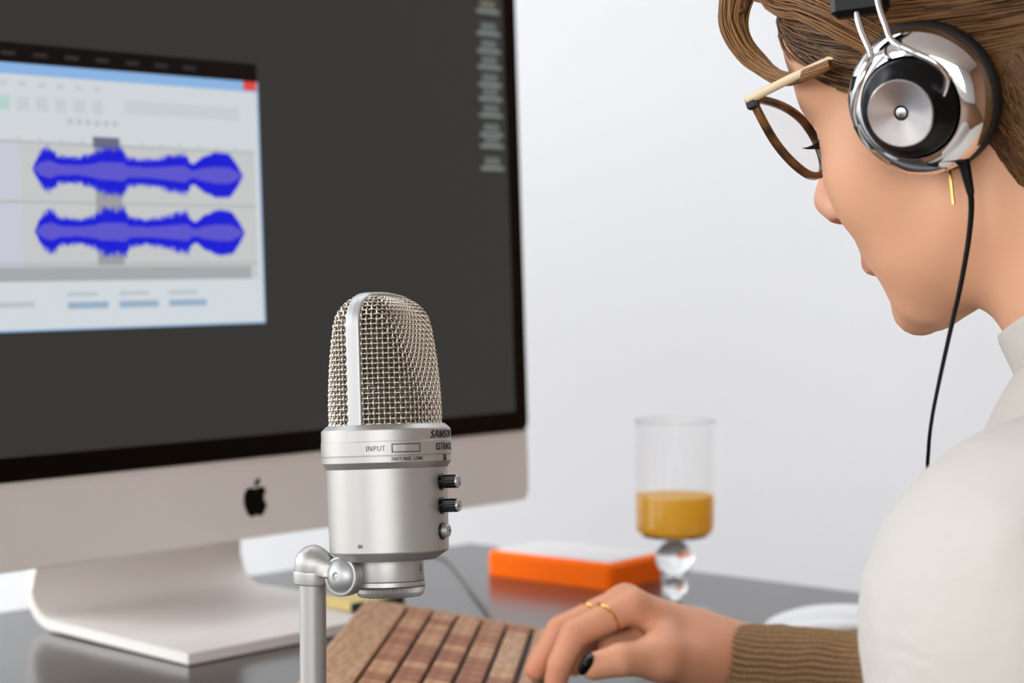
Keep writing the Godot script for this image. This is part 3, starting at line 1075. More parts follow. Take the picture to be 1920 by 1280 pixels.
	# ---------------- stand (its own thing: the microphone is bolted to it)
	var so := Vector3(-94.5, DESK, -955.0)
	var s := thing("microphone_stand", "silver tube desk stand holding the microphone by a swivel", "stand", Transform3D(Basis(), so * MM))
	m = MB.new()
	lathe(m, [Vector2(0, 0), Vector2(52, 0), Vector2(53, 1.5), Vector2(53, 7), Vector2(50, 10.5), Vector2(20, 14.5), Vector2(10, 16), Vector2(0, 16)], 64)
	part("base", m, M.silver, s)
	m = MB.new()
	lathe(m, [Vector2(6.35, 14), Vector2(6.35, 141.0), Vector2(0, 141)], 32)
	part("pole", m, M.silver, s)
	m = MB.new()
	lathe(m, [Vector2(6.4, 140.3), Vector2(8.6, 140.3), Vector2(9.0, 140.8), Vector2(9.4, 145.6), Vector2(9.2, 146.6), Vector2(8.5, 147.0)], 48, 25)
	part("ferrule", m, M.silver, s)
	m = MB.new()      # dome that bends over to the swivel
	var bend := Body.new()
	bend.cap(Vector3(0, 143, 0), Vector3(0.4, 149.5, 0), 8.5, 8.3, 0.1)
	bend.cap(Vector3(0.4, 149.5, 0), Vector3(7.5, 148.5, 3.5), 8.3, 5.5, 3.0)
	bend.cap(Vector3(6, 145, 5), Vector3(9.5, 141.5, 8.0), 3.6, 3.2, 3.0)
	bend.clips = [[Vector3.DOWN, -144.0]]
	var dm := MB.new()
	net(dm, bend, Vector3(-11, 130, -11), Vector3(18, 162, 16), 0.7, Transform3D())
	part("elbow", dm, M.silver, s)
	# swivel disc, its axis turned to the left of the viewer
	var ax := Vector3(-0.52, 0.10, 0.85).normalized()
	var cc := Vector3(-80.3, 911.4, -944.5) - so
	m = MB.new()
	m.xf = along(ax, cc)
	lathe(m, [Vector2(0, -6.5), Vector2(8.6, -6.5), Vector2(9.3, -5.8), Vector2(9.5, -3.0), Vector2(9.3, -1.6), Vector2(9.5, -1.2), Vector2(9.5, 0.2), Vector2(9.0, 0.8), Vector2(8.2, 0.9), Vector2(7.8, 0.6), Vector2(7.6, 0.9), Vector2(6.6, 2.2), Vector2(4.4, 3.5), Vector2(2.2, 4.1), Vector2(1.9, 4.1), Vector2(1.6, 3.5), Vector2(1.0, 3.4), Vector2(0, 3.7)], 48, 40)
	part("swivel_disc", m, M.band, s, "domed silver swivel disc with a dimple")
	m = MB.new()      # lug from disc to the tail of the microphone
	m.xf = Transform3D(Basis.from_scale(Vector3.ONE * MM), Vector3.ZERO)
	tube(m, [cc - ax * 3.0 + Vector3(3, -3.5, -1), Vector3(-66, 908, -950) - so, Vector3(-60, 908, -953) - so], [5.0, 4.6, 4.2], 16)
	part("lug", m, M.silver, s)

# ------------------------------------------------------------------ person
const HF := Vector3(-0.7558, -0.29, -0.5871)
const HU := Vector3(-0.2957, 0.9511, -0.0892)
const HL := Vector3(-0.5843, -0.1062, 0.8046)
const HO := Vector3(228.8, 1139.7, -947.8)

func hd(f: float, u: float, l: float) -> Vector3:
	return HO + HF * f + HU * u + HL * l

func head_map() -> Transform3D:
	return Transform3D(Basis(HF, HU, HL), HO)

var skin_noise := FastNoiseLite.new()

func skin_at(p: Vector3) -> Color:
	var k := skin_noise.get_noise_3dv(p)
	var c := Color(0.68, 0.365, 0.215).lerp(Color(0.72, 0.375, 0.23), 0.5 + 0.5 * k)
	return c

func face_tint(p: Vector3) -> Color:
	var c := skin_at(p)
	var l := absf(p.z)
	var dl := Vector2((p.y + 52.0) / 13.0, l / 21.0).length()
	if p.x > 78 and dl < 1.0:
		c = c.lerp(Color(0.56, 0.215, 0.17), clampf((1.0 - dl) * 3.0, 0, 0.8))
	var dn := Vector3(p.x - 100.0, p.y + 25.0, l * 0.8).length()
	c = c.lerp(Color(0.68, 0.33, 0.26), clampf(1.0 - dn / 20.0, 0, 0.5))
	return c

func person() -> void:
	var base := Vector3(392, 0, -843)
	var t := thing("person", "person in cream sweater and headphones looking down at the desk", "person", Transform3D(Basis(), base * MM))
	var m := world_mb(base)
	m.tinted = true
	# head
	var b := Body.new()
	b.mirror = true
	b.ell(Vector3(-10, 46, 0), Vector3(95, 80, 72), 0)
	b.ell(Vector3(38, 44, 0), Vector3(57, 50, 59), 16)
	b.ell(Vector3(40, -14, 0), Vector3(48, 62, 57), 20)
	b.ell(Vector3(52, -16, 38), Vector3(26, 22, 21), 18)
	b.cap(Vector3(14, -50, 42), Vector3(60, -80, 20), 17, 16, 26)
	b.cap(Vector3(70, -86, 8), Vector3(73, -85, 0), 14, 14.5, 8)
	b.ell(Vector3(65, -52, 0), Vector3(27, 22, 29), 10)
	b.cap(Vector3(54, -36, 30), Vector3(52, -54, 28), 23, 20, 20)
	b.cap(Vector3(88.5, -46, 7), Vector3(89.5, -45, 0), 4, 5, 5)
	b.cap(Vector3(88, -59, 7), Vector3(90, -59, 0), 5.5, 6.5, 4)
	b.cap(Vector3(82, 16, 0), Vector3(101, -20, 0), 8, 7.5, 10)
	b.cap(Vector3(102, -23, 0), Vector3(99, -27, 0), 8.5, 8.5, 5)
	b.cap(Vector3(90, -29, 10), Vector3(95, -29, 7), 6.5, 7, 6)
	b.cap(Vector3(83, 22, 12), Vector3(70, 24, 40), 7, 7, 16)
	b.ell(Vector3(66, 3, 32), Vector3(13, 12, 16), 5)
	b.ell(Vector3(-2, -2, 71), Vector3(16, 30, 7), 5)          # ear
	b.cap(Vector3(-10, -34, 0), Vector3(-40, -170, 0), 53, 62, 26)
	b.cut(Vector3(97, -36.5, 7.5), 4.2, 2.5)                     # nostril
	net(m, b, Vector3(-112, -165, -84), Vector3(120, 132, 84), 2.7, head_map(), face_tint, true)
	var head_count := m.v.size()
	# right hand on the front row of the keyboard (world millimetres)
	var wr := Vector3(145.7, 795.4, -1307)
	var hb := Body.new()
	var mcp := [Vector3(76.6, 838.5, -1277), Vector3(73, 837.5, -1298), Vector3(78, 832, -1318), Vector3(87, 823, -1336)]
	var pip := [Vector3(39.7, 822.5, -1267), Vector3(31.5, 820, -1291), Vector3(40, 815, -1314), Vector3(58, 808, -1334)]
	var dip := [Vector3(30.5, 804, -1264), Vector3(20.0, 803.0, -1286.5), Vector3(28, 800, -1309), Vector3(46, 798, -1331)]
	var tip := [Vector3(27.5, 792.6, -1265), Vector3(15.5, 796.0, -1286), Vector3(23, 794.6, -1308), Vector3(41, 788.5, -1330)]
	hb.cap(Vector3(175, 793.5, -1300), wr, 24, 24, 0)
	hb.cap(wr, Vector3(120, 806, -1303), 24, 23, 12)
	var rr := [[10.6, 9.4, 8.2, 7.4], [10.8, 9.6, 8.4, 7.6], [10.2, 9.0, 8.0, 7.2], [9.2, 8.0, 7.2, 6.6]]
	for i in 4:
		hb.cap(Vector3(128, 808 - i * 2.0, -1293 - i * 10), mcp[i], 15, rr[i][0], 14)
	for i in 4:
		hb.cap(mcp[i], pip[i], rr[i][0], rr[i][1], 4.5)
		hb.cap(pip[i], dip[i], rr[i][1], rr[i][2], 1.5)
		hb.cap(dip[i], tip[i], rr[i][2], rr[i][3], 1.5)
	hb.cap(Vector3(112, 812, -1292), Vector3(66, 808, -1293), 16, 11, 3)       # curled palm behind the thumb
	hb.cap(Vector3(96, 822, -1272), Vector3(92, 811, -1258), 8, 9, 6)         # web between thumb and index finger
	hb.cap(Vector3(122, 799, -1282), Vector3(93, 809.5, -1256), 17, 14, 14)
	hb.cap(Vector3(93, 809.5, -1256), Vector3(67.4, 811.5, -1240), 13, 10, 6)
	hb.cap(Vector3(67.4, 811.5, -1240), Vector3(50.5, 807.5, -1239), 10, 8.6, 3)
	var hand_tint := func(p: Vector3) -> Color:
		var c := skin_at(p).lerp(Color(0.56, 0.235, 0.13), 0.6)      # redder and darker than the face
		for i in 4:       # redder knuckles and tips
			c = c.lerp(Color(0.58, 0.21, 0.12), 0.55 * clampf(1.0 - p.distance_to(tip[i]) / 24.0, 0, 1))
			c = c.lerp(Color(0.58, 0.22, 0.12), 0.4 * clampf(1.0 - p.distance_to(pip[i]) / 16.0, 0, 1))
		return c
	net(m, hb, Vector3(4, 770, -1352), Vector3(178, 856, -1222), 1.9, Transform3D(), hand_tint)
	# arm under the sleeve joins the neck and the hand
	var inner_arm := smooth_path([hd(-40, -150, 0), Vector3(330, 945, -940), Vector3(412, 912, -1062), Vector3(375, 850, -1168), Vector3(345, 805, -1240), Vector3(280, 796, -1262), Vector3(217, 794.5, -1280), Vector3(185, 794, -1296)], 8)
	var i0 := m.v.size()
	tube(m, inner_arm, [20.0], 12, Color(0.69, 0.37, 0.22), Color(0.69, 0.37, 0.22), false)
	var i1 := m.v.size()
	for e in [i0, i1 - 12]:
		var near := []
		for k in 12:
			var best := 0
			var bd := 1e9
			for j in range(0 if e == i0 else head_count, head_count if e == i0 else i0):
				var dq := m.v[j].distance_squared_to(m.v[e + k])
				if dq < bd:
					bd = dq
					best = j
			near.append(best)
		for k in 12:
			var k2 := (k + 1) % 12
			m.tri(near[k], e + k, e + k2)
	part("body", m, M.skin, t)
	# thumb nail and finger nails
	for q in [[Vector3(44.8, 810.0, -1234.6), Vector3(-0.72, 0.25, 0.62), Vector3(-0.35, -0.8, -0.3), 5.2, 8.0]]:
		m = world_mb(base)
		var up: Vector3 = q[1].normalized()
		var lx: Vector3 = (q[2] - up * up.dot(q[2])).normalized()
		m.xf = m.xf * Transform3D(Basis(lx * q[4], up * 1.6, lx.cross(up) * q[3]), q[0])
		lathe(m, [Vector2(1.0, -0.6), Vector2(1.0, 0.0), Vector2(0.8, 0.5), Vector2(0.45, 0.8), Vector2(0, 0.9)], 20, 60)
		part("nail", m, M.nail, t, "dark polished thumb nail")
	# lashes and brow
	for sgn in [1.0, -1.0]:
		m = world_mb(base)
		for i in 26:
			var s := i / 25.0
			var p := Vector3(lerpf(78.5, 75.0, s), lerpf(3.0, 4.0, s), lerpf(24, 43.5, s))
			var tipp := p + Vector3(9.5 - 2.0 * absf(s - 0.6), -2.2, 1.0 + 4.0 * s)
			var pts := []
			for k in 5:
				var u := k / 4.0
				var q := p.lerp(tipp, u) + Vector3(0, -1.4 * sin(PI * u), 0)
				pts.append(hd(q.x, q.y, q.z * sgn))
			tube(m, pts, [0.45, 0.4, 0.3, 0.22, 0.1], 5)
		part("eyelashes", m, M.lash, t)
	# clothes
	var sb := Body.new()
	var nb := hd(-40, -170, 0)
	var ls := Vector3(213, 922, -752)
	var rs := Vector3(415, 925, -1050)
	var mid := Vector3(318, 930, -896)
	var hip := Vector3(395, 560, -842)
	sb.cap(nb + Vector3(0, -10, 0), mid, 66, 92, 0)
	sb.cap(mid, hip + Vector3(-10, 60, 0), 108, 118, 40)
	sb.cap(mid + Vector3(-20, -60, 34), hip + Vector3(-40, 60, 60), 90, 105, 40)
	sb.cap(mid + Vector3(20, -60, -34), hip + Vector3(20, 60, -60), 90, 105, 40)
	sb.cap(mid + Vector3(6, 0, 4), ls + Vector3(34, -14, -14), 88, 58, 50)
	sb.cap(mid + Vector3(10, 0, 4), rs, 92, 70, 70)
	sb.cap(ls, Vector3(222, 715, -748), 83, 64, 24)
	sb.cap(Vector3(222, 715, -748), Vector3(130, 660, -880), 56, 38, 16)
	for q in [[Vector3(238, 945, -683), Vector3(262, 790, -694), 10.0], [Vector3(176, 962, -700), Vector3(205, 850, -682), 9.0], [Vector3(205, 985, -712), Vector3(290, 930, -705), 11.0], [Vector3(150, 900, -728), Vector3(172, 800, -712), 8.0], [Vector3(215, 860, -677), Vector3(225, 760, -684), 9.0]]:
		sb.cap(q[0], q[1], q[2], q[2] * 0.7, 16)
	m = world_mb(base)
	net(m, sb, Vector3(60, 480, -1140), Vector3(560, 1085, -640), 9.0, Transform3D())
	# roll of the collar round the neck
	var na := (nb - hd(-10, -34, 0)).normalized()
	var ring := []
	for k in 6:
		ring.append(hd(-22, -86, 0) + na * k * 15.0)
	var sw := part("sweater", m, M.sweater, t, "cream knitted sweater")
	m = world_mb(base)
	m.xf = m.xf * Transform3D(along(-na, Vector3.ZERO).basis.scaled(Vector3.ONE * 1000.0), hd(-24.5, -99, 0))
	lathe(m, [Vector2(68, -85), Vector2(65, -50), Vector2(62.8, -20), Vector2(61.6, -2), Vector2(60.6, 1.2), Vector2(59.0, 1.6), Vector2(57.8, 0), Vector2(57.5, -30)], 64, 60)
	part("collar", m, M.sweater, sw)
	# brown ribbed sleeve of the right arm
	m = world_mb(base)
	var arm := smooth_path([Vector3(128.5, 794.5, -1301), Vector3(170, 795, -1293), Vector3(217, 794.5, -1280), Vector3(280, 796, -1262), Vector3(345, 805, -1240), Vector3(375, 850, -1170), Vector3(412, 915, -1065)], 22)
	var rad := func(i: int) -> float:
		var s := float(i) / (arm.size() - 1)
		return lerpf(27.0, 26.0, clampf(s / 0.3, 0, 1)) + 30.0 * clampf((s - 0.42) / 0.3, 0, 1)
	var sides := 480
	var ff := m.v.size()
	for i in arm.size():
		var tt: Vector3 = (arm[mini(i + 1, arm.size() - 1)] - arm[maxi(i - 1, 0)]).normalized()
		var up := (Vector3.UP - tt * tt.y).normalized()
		var sd := tt.cross(up)
		var s := float(i) / (arm.size() - 1)
		var amp := 1.5 * clampf(1.0 - (s - 0.30) / 0.07, 0.12, 1.0)
		var wob := 0.9 * sin(i * 0.35) + 0.6 * sin(i * 0.83 + 1.0)
		for k in sides:
			var a := TAU * k / sides
			var tw := a + 0.035 * sin(i * 0.21) + 0.02 * sin(i * 0.5 + a * 3.0)
			var cr := 1.0 - 2.0 * pow(absf(sin(tw * 20.0)), 5.0)
			var r: float = rad.call(i) + amp * cr + wob * 0.5 * sin(a * 2.0 + i * 0.1)
			if i == 0:
				r -= 1.4
			m.vert(arm[i] + (up * cos(a) + sd * sin(a)) * r, up * cos(a) + sd * sin(a) + (sd * cos(a) - up * sin(a)) * (2.0 * 5.0 * pow(absf(sin(tw * 20.0)), 4.0) * cos(tw * 20.0) * signf(sin(tw * 20.0)) * amp * 20.0 / 27.0), Vector2.ZERO)
	for i in arm.size() - 1:
		for k in sides:
			var k2 := (k + 1) % sides
			var a := ff + i * sides
			m.quad(a + k, a + k2, a + sides + k2, a + sides + k)
	# turned-in edge of the cuff
	var g := m.v.size()
	var t0: Vector3 = (arm[1] - arm[0]).normalized()
	for k in sides:
		m.v.append(m.v[ff + k]); m.n.append(-t0); m.uv.append(Vector2.ZERO); m.c.append(Color.WHITE)
	for k in sides:
		var inn: Vector3 = arm[0] * MM - base * MM + (m.v[ff + k] - (arm[0] - base) * MM) * 0.9 + t0 * 0.003
		m.v.append(inn); m.n.append(-t0); m.uv.append(Vector2.ZERO); m.c.append(Color.WHITE)
	for k in sides:
		var k2 := (k + 1) % sides
		m.quad(g + k2, g + k, g + sides + k, g + sides + k2)
	part("sleeve", m, M.sleeve, t, "brown ribbed knit sleeve cuff of the typing arm")
	# trousers: seated legs
	var lb := Body.new()
	var fw := Vector3(-0.82, 0, -0.57)
	var lf := Vector3(-0.57, 0, 0.82)
	for sgn in [1.0, -1.0]:
		var h0: Vector3 = hip + lf * 85 * sgn + Vector3(0, -10, 0)
		var kn: Vector3 = h0 + fw * 400 + Vector3(0, 0, 0)
		lb.cap(h0, kn, 88, 62, 10)
		lb.cap(kn, kn + Vector3(0, -460, 0) + fw * 20, 58, 46, 10)
		lb.cap(kn + Vector3(0, -505, 0), kn + Vector3(0, -510, 0) + fw * 130, 42, 34, 14)
	lb.cap(hip + lf * 50, hip - lf * 50, 105, 105, 40)
	m = world_mb(base)
	net(m, lb, Vector3(-150, -10, -1320), Vector3(580, 700, -640), 14.0, Transform3D())
	part("trousers", m, M.denim, t)
	hair(t, base)

func hair_colour(rng: RandomNumberGenerator, light: float) -> Color:
	var dark := Color(0.038, 0.017, 0.006)
	var gold := Color(0.38, 0.175, 0.05)
	return dark.lerp(gold, clampf(light + rng.randf_range(-0.28, 0.28), 0.0, 1.0))

func hair(t: Node, base: Vector3) -> void:
	var rng := RandomNumberGenerator.new()
	rng.seed = 21
	var m := world_mb(base)
	m.tinted = true
	var b := Body.new()
	b.mirror = true
	b.ell(Vector3(-12, 50, 0), Vector3(103, 87, 79), 0)
	b.ell(Vector3(-48, -22, 0), Vector3(58, 66, 72), 24)
	b.clips = [[Vector3(0.788, -0.616, 0), 23.0], [Vector3(0.5, -0.866, 0), 48.0]]
	net(m, b, Vector3(-122, -90, -88), Vector3(100, 146, 88), 4.0, head_map(), func(_p): return Color(0.07, 0.032, 0.012), true)
	# combed strands lying over the cap
	var ec := Vector3(-12, 50, 0)
	var er := Vector3(105.0, 89.0, 81.0)
	for i in 3200:
		var a := deg_to_rad(rng.randf_range(-98, 98))
		# point on the hairline: march along the front of the ellipsoid in the clip plane
		var p := Vector3(0, cos(a), sin(a) * 1.0)
		var best := Vector3.ZERO
		var lo := -1.2
		var hi := 1.4
		for k in 18:
			var e := (lo + hi) / 2.0
			var q := Vector3(sin(e), cos(e) * p.y, cos(e) * p.z)
			best = ec + q.normalized() * er
			if Vector3(0.788, -0.616, 0).dot(best) < 22.0 + rng.randf_range(-4, 5):
				lo = e
			else:
				hi = e
		var s0 := ((best - ec) / er).normalized()
		var back := (Vector3(-0.75, -0.75 + 0.5 * cos(a), 0.55 * sin(a)) + Vector3(rng.randf_range(-0.1, 0.1), rng.randf_range(-0.2, 0.2), rng.randf_range(-0.1, 0.1))).normalized()
		var st := rng.randf_range(0.0, 0.78)
		var en := minf(1.0, st + rng.randf_range(0.35, 0.8))
		var lift := rng.randf_range(0.97, 1.015)
		var pts := []
		var ph := rng.randf_range(0, TAU)
		for k in 10:
			var u := k / 9.0
			var q := s0.slerp(back, lerpf(st, en, u))
			var w := ec + q * er * (lift + 0.012 * sin(u * 5.0 + ph) - 0.02 * absf(u - 0.5))
			w.y += 1.5 * sin(u * 4.0 + ph)
			w += (w - ec).normalized() * (maxf(-b.f(w), 0.0) + 0.4)
			pts.append(hd(w.x, w.y, w.z))
		var r := rng.randf_range(0.35, 0.8)
		tube(m, pts, [r * 0.5, r, r, r, r, r, r, r, r * 0.8, r * 0.3], 4, hair_colour(rng, 0.22), hair_colour(rng, 0.22), false)
	# strands behind the ear and down to the nape
	for i in 1900:
		var sg := 1.0 if i % 3 else -1.0
		var q0 := Vector3(rng.randf_range(-0.95, 0.75), rng.randf_range(0.2, 0.95), sg * rng.randf_range(0.0, 1.0)).normalized()
		var q1 := Vector3(rng.randf_range(-0.9, 0.35), rng.randf_range(-1.0, -0.55), sg * rng.randf_range(0.0, 0.9)).normalized()
		var st := rng.randf_range(0.0, 0.4)
		var pts := []
		var ok := true
		for k in 8:
			var q := q0.slerp(q1, lerpf(st, minf(1.0, st + 0.6), k / 7.0))
			var w := Vector3(-48, -22, 0) + q * Vector3(59.5, 67.5, 73.5) * rng.randf_range(0.995, 1.005)
			w += (w - Vector3(-48, -22, 0)).normalized() * (maxf(-b.f(w), 0.0) + 0.4)
			if Vector3(0.5, -0.866, 0).dot(w) > 49.0 or Vector3(0.788, -0.616, 0).dot(w) > 26.0:
				ok = false
			pts.append(hd(w.x, w.y, w.z))
		if ok:
			var r := rng.randf_range(0.4, 0.8)
			tube(m, pts, [r * 0.5, r, r, r, r, r, r * 0.8, r * 0.3], 4, hair_colour(rng, 0.22), hair_colour(rng, 0.22), false)
	# fringe: a loose lock falling before the brow, and the sweep it leaves from
	var locks := [
		[[Vector3(70, 108, 22), Vector3(95, 92, 28), Vector3(105.5, 76, 33), Vector3(103, 60, 38), Vector3(93, 45.5, 44), Vector3(80, 35.5, 53), Vector3(62, 31, 66), Vector3(44, 30, 74)], [9.5, 9.5, 8.0, 6.2, 4.2, 3.0, 2.4, 1.6], 150],
		[[Vector3(60, 120, 10), Vector3(93, 106, 24), Vector3(92, 89, 30), Vector3(76, 77, 42), Vector3(54, 63, 58), Vector3(34, 46, 70), Vector3(14, 28, 78)], [13.0, 12.0, 8.0, 7.0, 8.0, 8.0, 7.0], 220],
		[[Vector3(40, 122, 0), Vector3(80, 112, 14), Vector3(98, 98, 24), Vector3(104, 84, 30), Vector3(100, 74, 36)], [12.0, 10.0, 6.0, 4.0, 2.0], 60],
		[[Vector3(66, 98, 34), Vector3(72, 76, 48), Vector3(52, 62, 62), Vector3(30, 44, 74), Vector3(6, 20, 81)], [10.0, 9.0, 9.0, 9.0, 7.0], 160]]
	for lk in locks:
		var cen := smooth_path(lk[0], 6)
		for i in lk[2]:
			var a := rng.randf_range(0, TAU)
			var q := sqrt(rng.randf())
			var pts := []
			var ph := rng.randf_range(0, TAU)
			for k in cen.size():
				var u: float = float(k) / (cen.size() - 1) * (lk[1].size() - 1)
				var w := lerpf(lk[1][int(u)], lk[1][mini(int(u) + 1, lk[1].size() - 1)], u - int(u))
				var tt: Vector3 = (cen[mini(k + 1, cen.size() - 1)] - cen[maxi(k - 1, 0)]).normalized()
				var sx := tt.cross(Vector3(0, 0, 1)).normalized()
				var sy := tt.cross(sx)
				var p: Vector3 = cen[k] + (sx * cos(a + 0.02 * k) + sy * sin(a + 0.02 * k) * 0.7) * w * q + sx * 0.5 * sin(k * 0.5 + ph)
				pts.append(hd(p.x, p.y, p.z))
			var r := rng.randf_range(0.3, 0.62)
			tube(m, pts, [r], 4, hair_colour(rng, 0.5), hair_colour(rng, 0.5), false)
	part("hair", m, M.hair, t, "short brown hair with a loose golden fringe")

func glasses() -> void:
	var base := hd(92, 8, 0)
	var t := thing("eyeglasses", "tortoiseshell eyeglasses with ivory temples worn low on the nose", "glasses", Transform3D(Basis(), base * MM))
	var out := [Vector2(65.5, 31.2), Vector2(58, 31.0), Vector2(50, 30.3), Vector2(40, 28.8), Vector2(31, 26.6), Vector2(23, 23.4), Vector2(16, 18.5), Vector2(11.5, 11.5), Vector2(10, 4), Vector2(11.5, -4), Vector2(16, -9.5), Vector2(22, -12), Vector2(29, -12.2), Vector2(36.5, -10.6), Vector2(44, -7.0), Vector2(51, -2.2), Vector2(57.5, 4), Vector2(62, 11), Vector2(65, 20), Vector2(66.2, 27)]
	for sgn in [1.0, -1.0]:
		var m := world_mb(base)
		var cnt := out.size()
		var f := m.v.size()
		var ctr := Vector2(38, 10)
		var sec := [[-0.2, -1.9], [2.4, -1.9], [3.0, -1.2], [3.0, 1.2], [2.4, 1.9], [-0.2, 1.9]]
		var loop := []
		for i in cnt:         # denser loop
			var p0: Vector2 = out[(i + cnt - 1) % cnt]
			var p1: Vector2 = out[i]
			var p2: Vector2 = out[(i + 1) % cnt]
			var p3: Vector2 = out[(i + 2) % cnt]
			for k in 4:
				var u := k / 4.0
				loop.append(0.5 * (2.0 * p1 + (p2 - p0) * u + (2.0 * p0 - 5.0 * p1 + 4.0 * p2 - p3) * u * u + (3.0 * p1 - p0 - 3.0 * p2 + p3) * u * u * u))
		var ln := loop.size()
		for i in ln:
			var d: Vector2 = (loop[(i + 1) % ln] - loop[(i + ln - 1) % ln]).normalized()
			var inn := Vector2(-d.y, d.x)
			if inn.dot(ctr - loop[i]) < 0:
				inn = -inn
			for s in sec:
				var q: Vector2 = loop[i] + inn * s[0]
				var nn: Vector2 = inn * (s[0] - 1.4) * 0.8
				m.vert(hd(92 + 0.1 * q.y + s[1] - 0.0012 * q.x * q.x + 2.0, q.y, q.x * sgn), (HF * s[1] + HU * nn.y + HL * nn.x * sgn))
		for i in ln:
			for k in sec.size():
				var i2 := (i + 1) % ln
				var k2 := (k + 1) % sec.size()
				var n := sec.size()
				if sgn > 0:
					m.quad(f + i * n + k, f + i * n + k2, f + i2 * n + k2, f + i2 * n + k)
				else:
					m.quad(f + i * n + k, f + i2 * n + k, f + i2 * n + k2, f + i * n + k2)
		var rim := part("rim", m, M.tortoise, t)
		m = world_mb(base)
		f = m.v.size()
		for q in loop:
			m.vert(hd(94 + 0.1 * q.y - 0.0012 * q.x * q.x, q.y, q.x * sgn), HF)
		var mid := m.vert(hd(94 + 1.0 - 1.5, 10, 38 * sgn), HF)
		for i in ln:
			m.tri(mid, f + i, f + (i + 1) % ln)
		part("lens", m, M.lens, rim)
		m = world_mb(base)
		var arm := smooth_path([hd(94.0, 30.0, 66.5 * sgn), hd(73, 31.7, 66 * sgn), hd(51.2, 33.0, 65 * sgn), hd(30, 33.5, 66 * sgn), hd(5, 28, 74 * sgn), hd(-14, 10, 75 * sgn)], 6)
		tube(m, arm, [2.1], 10)
		part("temple", m, M.ivory, t, "ivory coloured temple arm")
		m = world_mb(base)
		m.xf = m.xf * Transform3D(Basis(HF, HU, HF.cross(HU)), hd(92.5, 29.2, 66.0 * sgn))
		box(m, Vector3(-0.5, -0.6, 0), Vector3(6.0, 7.0, 4.5), 1.2)
		part("hinge", m, M.dark, t)
	var m2 := world_mb(base)
	tube(m2, smooth_path([hd(94, 16, -12), hd(97.5, 18.5, -5), hd(97.5, 18.5, 5), hd(94, 16, 12)], 5), [2.0], 8)
	part("bridge", m2, M.tortoise, t)

